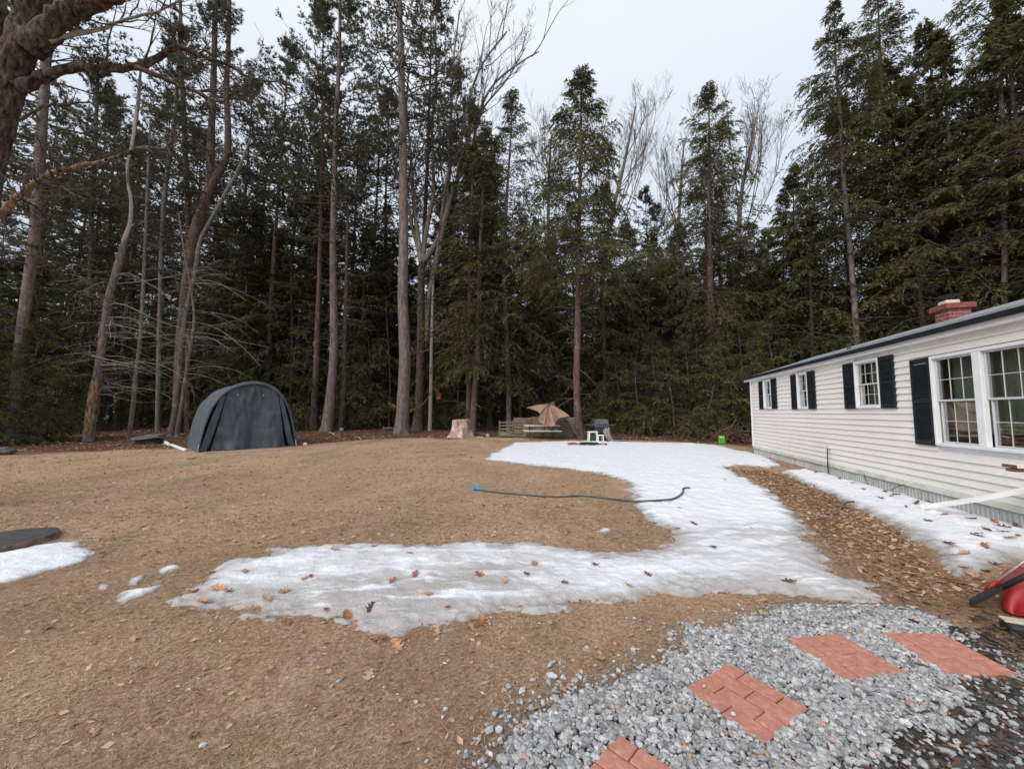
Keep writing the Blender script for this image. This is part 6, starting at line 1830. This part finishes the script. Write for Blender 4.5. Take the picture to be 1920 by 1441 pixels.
# ---- heap of dark cloth and sticks on the snow
dc = spt(1098, 835)
heap = empty('dark_tarp_heap', dc, 0, 'flattened black cloth heap with white and red bits on the snow', 'tarp')
BLK = plain('black_cloth', (0.02, 0.02, 0.022), 0.8); RED = nmat('faded_red_cloth', [(0.3, (0.20, 0.06, 0.06)), (0.7, (0.32, 0.12, 0.11))], 9.0, 0.9, 0.3, 0.01)
for nm, px0, sz, m, sd_ in (('black_cloth', 1104, (1.1, 0.5, 0.14), BLK, 2), ('red_cloth', 1076, (0.65, 0.35, 0.12), RED, 4), ('white_rag', 1084, (0.3, 0.25, 0.16), PLAS, 5), ('red_cloth', 1131, (0.35, 0.3, 0.1), RED, 9)):
    p = spt(px0, 835) - dc
    o = boulder(nm, p + [0, 0, 0.03], sz, m, None, None, sd_); o.parent = heap
beam('stick', spt(1110, 834) - dc + [0, 0, 0.06], spt(1134, 836) - dc + [0, 0, 0.05], 0.03, 0.03, SILL, heap)
# ---- bright green bucket standing upside down
bc = spt(1354, 831); bk_ = bc[1] / FPX
GREEN = plain('lime_plastic', (0.13, 0.52, 0.055), 0.4)
bu_ = empty('bucket', bc, 0, 'bright green plastic bucket upturned on the snow edge', 'bucket')
r0_, r1_, hb_ = 7 * bk_, 5.6 * bk_, 14 * bk_
link('shell', None or tube_obj('tmp', [(0, 0, 0), (0, 0, 0.02), (0, 0, hb_ * 0.5), (0, 0, hb_ - 0.01), (0, 0, hb_)], np.array([r0_, r0_, (r0_ + r1_) / 2, r1_, r1_ * 0.94]), GREEN, None, 24).data, GREEN, bu_)
bpy.data.objects.remove(bpy.data.objects['tmp'])
tube_obj('rim', [(0, 0, 0.03), (0, 0, 0.075)], r0_ * 1.045, GREEN, bu_, 24)
for zz0 in (0.12,): tube_obj('ring', [(0, 0, zz0), (0, 0, zz0 + 0.02)], r0_ * 1.01, GREEN, bu_, 24)
hp = [(r0_ * 1.05 * math.cos(t), r0_ * 1.05 * math.sin(t) * 1.0, 0.06 - 0.02 * math.sin(t)) for t in np.linspace(math.pi, 2 * math.pi, 16)]
tube_obj('handle', hp, 0.005, GREEN, bu_, 5)
# ---- brush pile by the house corner
g = np.random.RandomState(14); c = gpt(1400, 836)
bp = empty('brush_pile', c, 0, 'heap of reddish brown sticks beside the far house corner', 'brush pile')
BRUSH = bark('reddish_sticks', [(0.3, (0.07, 0.035, 0.03)), (0.7, (0.19, 0.11, 0.09))], 12.0, 0.4, 0.006)
A = Acc(); n_ = 260
ctr = np.stack([g.randn(n_) * 0.33 + 0.25, g.randn(n_) * 0.45 + 1.6, np.abs(g.randn(n_)) * 0.38 + 0.04], -1); ctr[:, 2] *= np.exp(-(ctr[:, 0] / 1.0) ** 2)
d = norm(g.randn(n_, 3) * [1, 1, 0.35]); L = g.uniform(0.3, 1.1, n_)
P = ctr[:, None, :] + d[:, None, :] * (np.linspace(-0.5, 0.5, 4)[None, :, None] * L[:, None, None]) + g.randn(n_, 4, 3) * 0.03
P[..., 2] = np.maximum(P[..., 2], 0.02)
A.tubes(P, np.linspace(1, 0.4, 4)[None] * g.uniform(0.008, 0.03, n_)[:, None], 5, g.rand(n_))
tag(link('sticks', A.mesh('sticks'), BRUSH, bp), kind='stuff')
# ---- garden hose
hpx = [(895, 919), (912, 922), (960, 927), (1000, 930), (1040, 933), (1090, 931), (1140, 936), (1190, 943), (1215, 945), (1240, 946), (1262, 943), (1275, 936), (1281, 927), (1281, 921), (1286, 919), (1294, 920)]
hp = np.array([spt(*p) + [0, 0, 0.018] for p in hpx]); hb = hp[0].copy()
HOSE = nmat('dark_green_hose', [(0.3, (0.045, 0.055, 0.055)), (0.7, (0.09, 0.105, 0.10))], 6.0, 0.45, 0.05, 0.001)
BLUE = plain('blue_plastic', (0.02, 0.26, 0.60), 0.4)
hs = empty('garden_hose', hb, 0, 'dark garden hose with a blue end snaking from grass onto snow', 'hose')
S = smooth_path(hp - hb, 110)
for i in range(len(S)): S[i, 2] = max(S[i, 2], float(surf(S[i, 0] + hb[0], S[i, 1] + hb[1])) - hb[2] + 0.014)
S[1:-1, 2] = (S[:-2, 2] + S[1:-1, 2] * 2 + S[2:, 2]) / 4
tube_obj('hose', S, 0.0155, HOSE, hs, 8)
tube_obj('blue_nozzle', [(-0.07, 0.02, 0.02), (-0.045, 0.012, 0.02), (-0.04, 0.01, 0.018), (0.02, 0.0, 0.01), (0.10, -0.02, 0.0)], np.array([0.05, 0.055, 0.04, 0.034, 0.018]), BLUE, hs, 12)
hp2 = np.array([spt(*p) + [0, 0, 0.014] for p in [(1552, 975), (1556, 968), (1568, 962), (1576, 955), (1578, 948), (1590, 944), (1602, 946)]]); hb2 = hp2[0].copy()
tube_obj_ = empty('garden_hose', hb2, 0, 'short grey hose end curling in the leaf strip by the house', 'hose')
tube_obj('hose', smooth_path(hp2 - hb2, 30), 0.014, plain('grey_hose', (0.13, 0.13, 0.11), 0.5), tube_obj_, 8)

# ---- red scoop and tools by the corner
REDP = nmat('red_plastic', [(0.3, (0.24, 0.010, 0.014)), (0.7, (0.34, 0.018, 0.022))], 4.0, 0.5, 0.06, 0.003, spec=0.4)
ALU = nmat('dull_aluminium', [(0.3, (0.42, 0.42, 0.42)), (0.7, (0.58, 0.58, 0.58))], 20.0, 0.35, 0.05, 0.001, metal=0.7)
BLKP = plain('black_plastic', (0.02, 0.021, 0.023), 0.45)
rb = gpt(1868, 1142)
sled = empty('snow_scoop', rb, 0, 'red plastic snow scoop lying on its side by the leaves', 'scoop')
# curved shell: closed at the back, standing on its edge, opening away from the yard
nu, nv = 22, 26; V = []
for i in range(nu):
    t = i / (nu - 1)
    for j in range(nv):
        a = math.pi * (j / (nv - 1)) 
        rx = 0.30; rzz = 0.30 * (1 - 0.12 * t)
        x = -rx * math.cos(a) * 0.55 + 0.10 + 0.25 * t; z = rzz * math.sin(a) * 0.92
        bul = math.sqrt(max(0, 1 - (1 - min(1, t * 3.2)) ** 2))
        V.append((x * (0.01 + 0.99 * bul) + 0.05, -0.12 + 0.62 * t, 0.02 + z * (0.01 + 0.99 * bul)))
q = [[i * nv + j, i * nv + j + 1, (i + 1) * nv + j + 1, (i + 1) * nv + j] for i in range(nu - 1) for j in range(nv - 1)]
o = link('shell', raw_mesh('shell', np.array(V), [np.array(q)]), REDP, sled)
o.rotation_euler = (0, 0, -0.5); o.scale = (0.85, 0.85, 0.85); sm = o.modifiers.new('thick', 'SOLIDIFY'); sm.thickness = 0.006
lp = np.array([V[j * 1] for j in range(nv)])
lip = tube_obj('rim', np.array([V[(nu - 1) * nv + j] for j in range(nv)]), 0.012, REDP, sled, 6); lip.rotation_euler = (0, 0, -0.5); lip.scale = (0.85, 0.85, 0.85)
t0 = gpt(1828, 1126); t0[2] += 0.02
t3 = dpt(1990, 1000, 2.95)
tool = empty('ice_scraper', t0, 0, 'tool with aluminium shaft and red tip leaning across the red scoop', 'tool')
Lv = t3 - t0
P_ = lambda t: Lv * t
tube_obj('shaft', [P_(0.25), P_(1.0)], 0.011, ALU, tool, 10)
tube_obj('socket', [P_(0.13), P_(0.2), P_(0.28)], np.array([0.010, 0.019, 0.015]), REDP, tool, 10)
# flat red blade
w0 = np.array([0.05, 0.03, 0.0]); A = Acc()
V = np.array([P_(-0.02) - w0 * 1.0, P_(-0.02) + w0 * 1.2, P_(0.13) + w0 * 0.35, P_(0.13) - w0 * 0.35]); V = np.vstack([V, V + [0, 0, 0.008]])
link('blade', raw_mesh('blade', V, [np.array([[3, 2, 1, 0], [4, 5, 6, 7], [0, 1, 5, 4], [1, 2, 6, 5], [2, 3, 7, 6], [3, 0, 4, 7]])], smooth=False), nmat('worn_red_blade', [(0.35, (0.38, 0.06, 0.05)), (0.7, (0.50, 0.19, 0.16))], 12.0, 0.6, 0.2, 0.002), tool)
b0_ = gpt(1822, 1136); b0_[2] += 0.03; b3 = dpt(1990, 1046, 2.78)
br_ = empty('snow_brush', b0_, 0, 'black flat-headed snow brush lying before the red scoop', 'tool')
Lb = b3 - b0_; Pb = lambda t: Lb * t
tube_obj('handle', [Pb(0.32), Pb(1.0)], 0.019, BLKP, br_, 10)
nrm = norm(np.cross(Lb, [0, 0, 1.0])); V = []
hw = [0.018, 0.036, 0.042, 0.040, 0.030, 0.020]
for k, t in enumerate(np.linspace(-0.02, 0.36, 6)):
    for dz in (-0.018, 0.018):
        for s_ in (-1, 1): V.append(Pb(t) + nrm * hw[k] * s_ + [0, 0, dz])
Q = []
for k in range(5):
    a = k * 4; b = a + 4
    Q += [[a, b, b + 1, a + 1], [a + 2, a + 3, b + 3, b + 2], [a, a + 2, b + 2, b], [a + 1, b + 1, b + 3, a + 3]]
Q += [[0, 1, 3, 2], [20, 22, 23, 21]]
link('head', raw_mesh('head', np.array(V), [np.array(Q)], smooth=False), BLKP, br_)
# black edging block with a pale top
eb = gpt(1906, 1188)
ed = empty('edging_block', eb, -0.5, 'black edging block with a pale wooden top in the mulch', 'block')
bevel_box('block', (0.5, 0.14, 0.07), BLKP, ed, (0.2, 0, 0.03), bev=0.012); bevel_box('top_strip', (0.5, 0.08, 0.016), SILL, ed, (0.2, 0.03, 0.074), bev=0.004)

# ---- neighbour's house glimpsed through the trees
nb_ = dpt(95, 792, 33.0)
nh = empty('neighbour_house', (nb_[0], 33.0, float(gz(nb_[0], 33.0)) - 0.1), 0.35, 'pale neighbouring house glimpsed through the trees at the left', 'house')
NW = plain('pale_siding', (0.42, 0.44, 0.45), 0.7); NR_ = nmat('brown_shingle', [(0.3, (0.15, 0.12, 0.10)), (0.7, (0.24, 0.20, 0.17))], 6.0, 0.9, 0.4, 0.02, 14.0)
bevel_box('wall', (9.0, 6.0, 2.3), NW, nh, (0, 3, 1.15), bev=0.02)
V = np.array([(x, y, z) for x in (-4.8, 4.8) for y, z in ((-0.4, 2.25), (3.0, 4.0), (6.4, 2.25), (6.4, 2.15), (-0.4, 2.15))])
link('roof', raw_mesh('roof', V, [np.array([[0, 1, 6, 5], [1, 2, 7, 6], [2, 3, 8, 7], [3, 4, 9, 8], [4, 0, 5, 9]]), np.array([[0, 4, 3], [0, 3, 2], [0, 2, 1], [5, 8, 9], [5, 7, 8], [5, 6, 7]])], smooth=False), NR_, nh)
for xw in (-2.6, 0.2, 2.8): bevel_box('window', (0.9, 0.06, 1.0), GLASS, nh, (xw, -0.03, 1.3), bev=0.01); bevel_box('window_backing', (0.86, 0.02, 0.96), DARKM, nh, (xw, 0.0, 1.3), bev=0)
# ---- fallen logs and bits on the forest edge
for k, (p0, p1, r_, lab, m) in enumerate([((640, 808), (664, 796), 0.14, 'short fallen log between the slim pine and the tall pine', BK_HEM), ((720, 806), (748, 808), 0.12, 'dark rotting log end beside the foot of the tall pine', BK_OAK), ((940, 818), (985, 820), 0.13, 'split firewood log lying before the gapped fence end', BK_MAPLE), ((893, 817), (915, 820), 0.13, 'mossy dark log at the root of the hemlock by the stump', BK_OAK)]):
    a = gpt(*p0); b = gpt(*p1); a[2] += r_ * 0.7; b[2] += r_ * 0.7
    lg = empty('fallen_log', a, 0, lab, 'log')
    S = smooth_path([np.zeros(3), (b - a) * 0.5 + [0, 0.05, 0.03], b - a], 12)
    tube_obj('bark', S, r_ * (1 + 0.12 * rs.randn(12)), m, lg, 12, caps=False)
    d = norm((b - a)); 
    for pt_, sg in ((S[0], -1), (S[-1], 1)): tube_obj('cut_end', [pt_ - d * 0.004 * sg, pt_ + d * 0.012 * sg], r_ * 0.97, CUT, lg, 12)
for k, (p0, p1) in enumerate([((617, 811), (629, 817)), ((671, 820), (677, 825)), ((893, 820), (907, 821))]):
    a = gpt(*p0); b = gpt(*p1)
    w_ = empty('broken_branch', a, 0, 'pale broken branch piece lying on the needle-strewn ground', 'branch', 'broken branch pieces')
    tube_obj('stick', smooth_path([np.zeros(3) + [0, 0, 0.03], (b - a) * 0.5 + [0, 0.03, 0.05], b - a + [0, 0, 0.03]], 8), np.linspace(0.03, 0.018, 8), CUT, w_, 7)

# ---- single oak leaves
LEAFM = [nmat('oak_leaf_' + k, [(0.3, a), (0.7, b)], 18.0, 0.75, 0.3, 0.003, 50.0) for k, a, b in (('tan', (0.34, 0.18, 0.095), (0.46, 0.27, 0.15)), ('russet', (0.22, 0.075, 0.035), (0.33, 0.125, 0.06)), ('dark', (0.085, 0.045, 0.030), (0.15, 0.085, 0.055)))]


def oak_leaf(seed):
    g = np.random.RandomState(seed)
    out = []
    t = np.linspace(0, 1, 23)
    w = 0.30 * np.sin(math.pi * t ** 0.8) ** 0.7 * (0.72 + 0.42 * np.cos(t * math.pi * 7 + 0.4)) + 0.015
    L = 1.0; curl = g.uniform(0.25, 0.9); tw = g.uniform(-0.5, 0.5)
    V = []
    for i in range(23):
        for s_ in (-1, -0.5, 0, 0.5, 1):
            x = t[i] - 0.5 + abs(s_) * 0.05; y = s_ * w[i] * (1 + 0.2 * g.randn())
            z = curl * (0.55 * y * y * 3 + 0.28 * (x * x)) + tw * x * y * 0.8 + 0.02 * g.randn() * abs(s_)
            V.append((x, y, z))
    V = np.array(V); V[:, 2] -= V[:, 2].min()
    q = [[i * 5 + j, i * 5 + j + 1, (i + 1) * 5 + j + 1, (i + 1) * 5 + j] for i in range(22) for j in range(4)]
    return raw_mesh('oak_leaf', V, [np.array(q)])


LM = [[oak_leaf(k) for k in range(4)] for _ in LEAFM]
for mi, ms in enumerate(LM):
    for me in ms: me.materials.append(LEAFM[mi])


def drop_leaf(px, py, size, mi, label, group, flip=False):
    p = spt(px, py)
    o = bpy.data.objects.new('oak_leaf', LM[mi][rs.randint(4)]); COL.objects.link(o)
    o.location = (p[0], p[1], p[2] + 0.006); o.rotation_euler = (rs.randn() * 0.22 + (math.pi if flip else 0), rs.randn() * 0.22, rs.rand() * 6.28); o.scale = (size,) * 3
    tag(o, label, 'leaf', group)


on_bank = [(460, 1083, 0), (385, 1096, 1), (366, 1110, 1), (430, 1118, 1), (412, 1112, 0), (475, 1138, 0), (500, 1132, 0), (570, 1095, 0), (580, 1092, 1), (610, 1150, 1), (650, 1156, 1), (695, 1148, 2), (735, 1101, 1), (778, 1088, 1), (806, 1127, 0), (770, 1046, 0), (895, 1088, 1), (990, 1090, 2), (945, 1105, 0), (1115, 1067, 1), (1060, 1102, 2), (710, 1200, 1), (1340, 1032, 2), (1295, 988, 2), (1270, 995, 1), (1408, 995, 2), (1480, 1100, 2), (1180, 1108, 0), (840, 1150, 1), (530, 1118, 0), (1450, 905, 2), (1432, 866, 1), (1360, 905, 2), (1270, 955, 2), (625, 1036, 0), (700, 1030, 0), (1000, 1065, 0), (1215, 1085, 2)]
for x, y, mi in on_bank: drop_leaf(x + rs.randn() * 2, y + rs.randn(), rs.uniform(0.07, 0.13), mi, 'dry brown oak leaf lying on the large snow bank', 'oak leaves on the snow bank')
on_strip = [(1745, 948, 2), (1720, 955, 2), (1772, 978, 1), (1680, 935, 2), (1660, 930, 2), (1672, 938, 1), (1650, 944, 2), (1700, 960, 2), (1822, 985, 2), (1865, 990, 1), (1880, 1000, 1), (1850, 1006, 2), (1830, 1015, 1), (1880, 1012, 1), (1906, 1000, 2), (1895, 1025, 1), (1910, 1020, 1), (1838, 1018, 2), (1790, 1048, 0), (1810, 1046, 0), (1848, 1035, 1), (1866, 1060, 1), (1740, 987, 2), (1620, 925, 2), (1600, 912, 2), (1575, 905, 2), (1530, 893, 2), (1905, 985, 2), (1850, 1072, 2), (1780, 1030, 2)]
for x, y, mi in on_strip: drop_leaf(x, y, rs.uniform(0.08, 0.155), mi, 'curled russet oak leaf lying on the snow strip along the house', 'oak leaves on the snow strip')
in_grass = [(745, 1212, 0), (905, 1165, 0), (900, 1170, 1), (820, 1185, 0), (885, 1178, 0), (1045, 1358, 0), (1040, 1370, 1), (1125, 1235, 0), (1195, 1275, 1), (690, 1270, 0), (760, 1390, 0), (380, 1132, 0), (300, 1056, 0), (1770, 1340, 1), (1790, 1300, 0), (540, 1168, 1), (1430, 1126, 0), (1690, 1120, 0), (1810, 1070, 0), (1825, 1080, 0), (1800, 1095, 1), (1840, 1088, 0), (1000, 1330, 0), (250, 1200, 0), (90, 1180, 0)]
for x, y, mi in in_grass: drop_leaf(x, y, rs.uniform(0.075, 0.14), mi, 'tan oak leaf lying on the grass or gravel', 'oak leaves on the ground')
# ---- loose stones kicked onto the grass
lo = [(484, 1364), (635, 1278), (745, 1302), (700, 1270), (780, 1318), (830, 1345), (835, 1332), (860, 1412), (874, 1410), (800, 1428), (785, 1405), (840, 1240), (834, 1244), (1175, 1160), (1200, 1163), (1190, 1160), (1160, 1230), (1100, 1215), (1000, 1300), (970, 1425), (920, 1415), (245, 1236), (905, 1300), (560, 1235), (1090, 1260), (1050, 1245), (940, 1345), (380, 1400), (1385, 1135), (970, 1280), (1030, 1250), (1340, 1105)]
bm = bmesh.new()
for k, (x, y) in enumerate(lo):
    p = gpt(x, y); s_ = rs.uniform(0.018, 0.034)
    o = rocks('loose_stone', np.array([0.0]), np.array([0.0]), np.array([0.0]), np.array([s_]), np.array([rs.uniform(0.5, 0.9)]), STONE)
    o.location = (p[0], p[1], p[2] + s_ * 0.25); tag(o, 'single grey stone strayed from the gravel onto the brown grass', 'stone', 'stray stones on the grass')
bm.free()
PALEST = plain('pale_quartz', (0.55, 0.52, 0.48), 0.8)
for x, y, s_, lab in ((1321, 1298, 0.022, 'tiny white pebble lying on a brick stepping pad'), (1375, 1352, 0.026, 'round grey pebble on the edge of a brick stepping pad'), (1735, 1400, 0.045, 'flat white stone among the bark mulch')):
    p = gpt(x, y, 0.036 if s_ < 0.04 else 0.02)
    o = rocks('pebble', np.array([0.0]), np.array([0.0]), np.array([0.0]), np.array([s_]), np.array([0.85]), PALEST if 'white' in lab else STONE); o.location = tuple(p); tag(o, lab, 'stone')
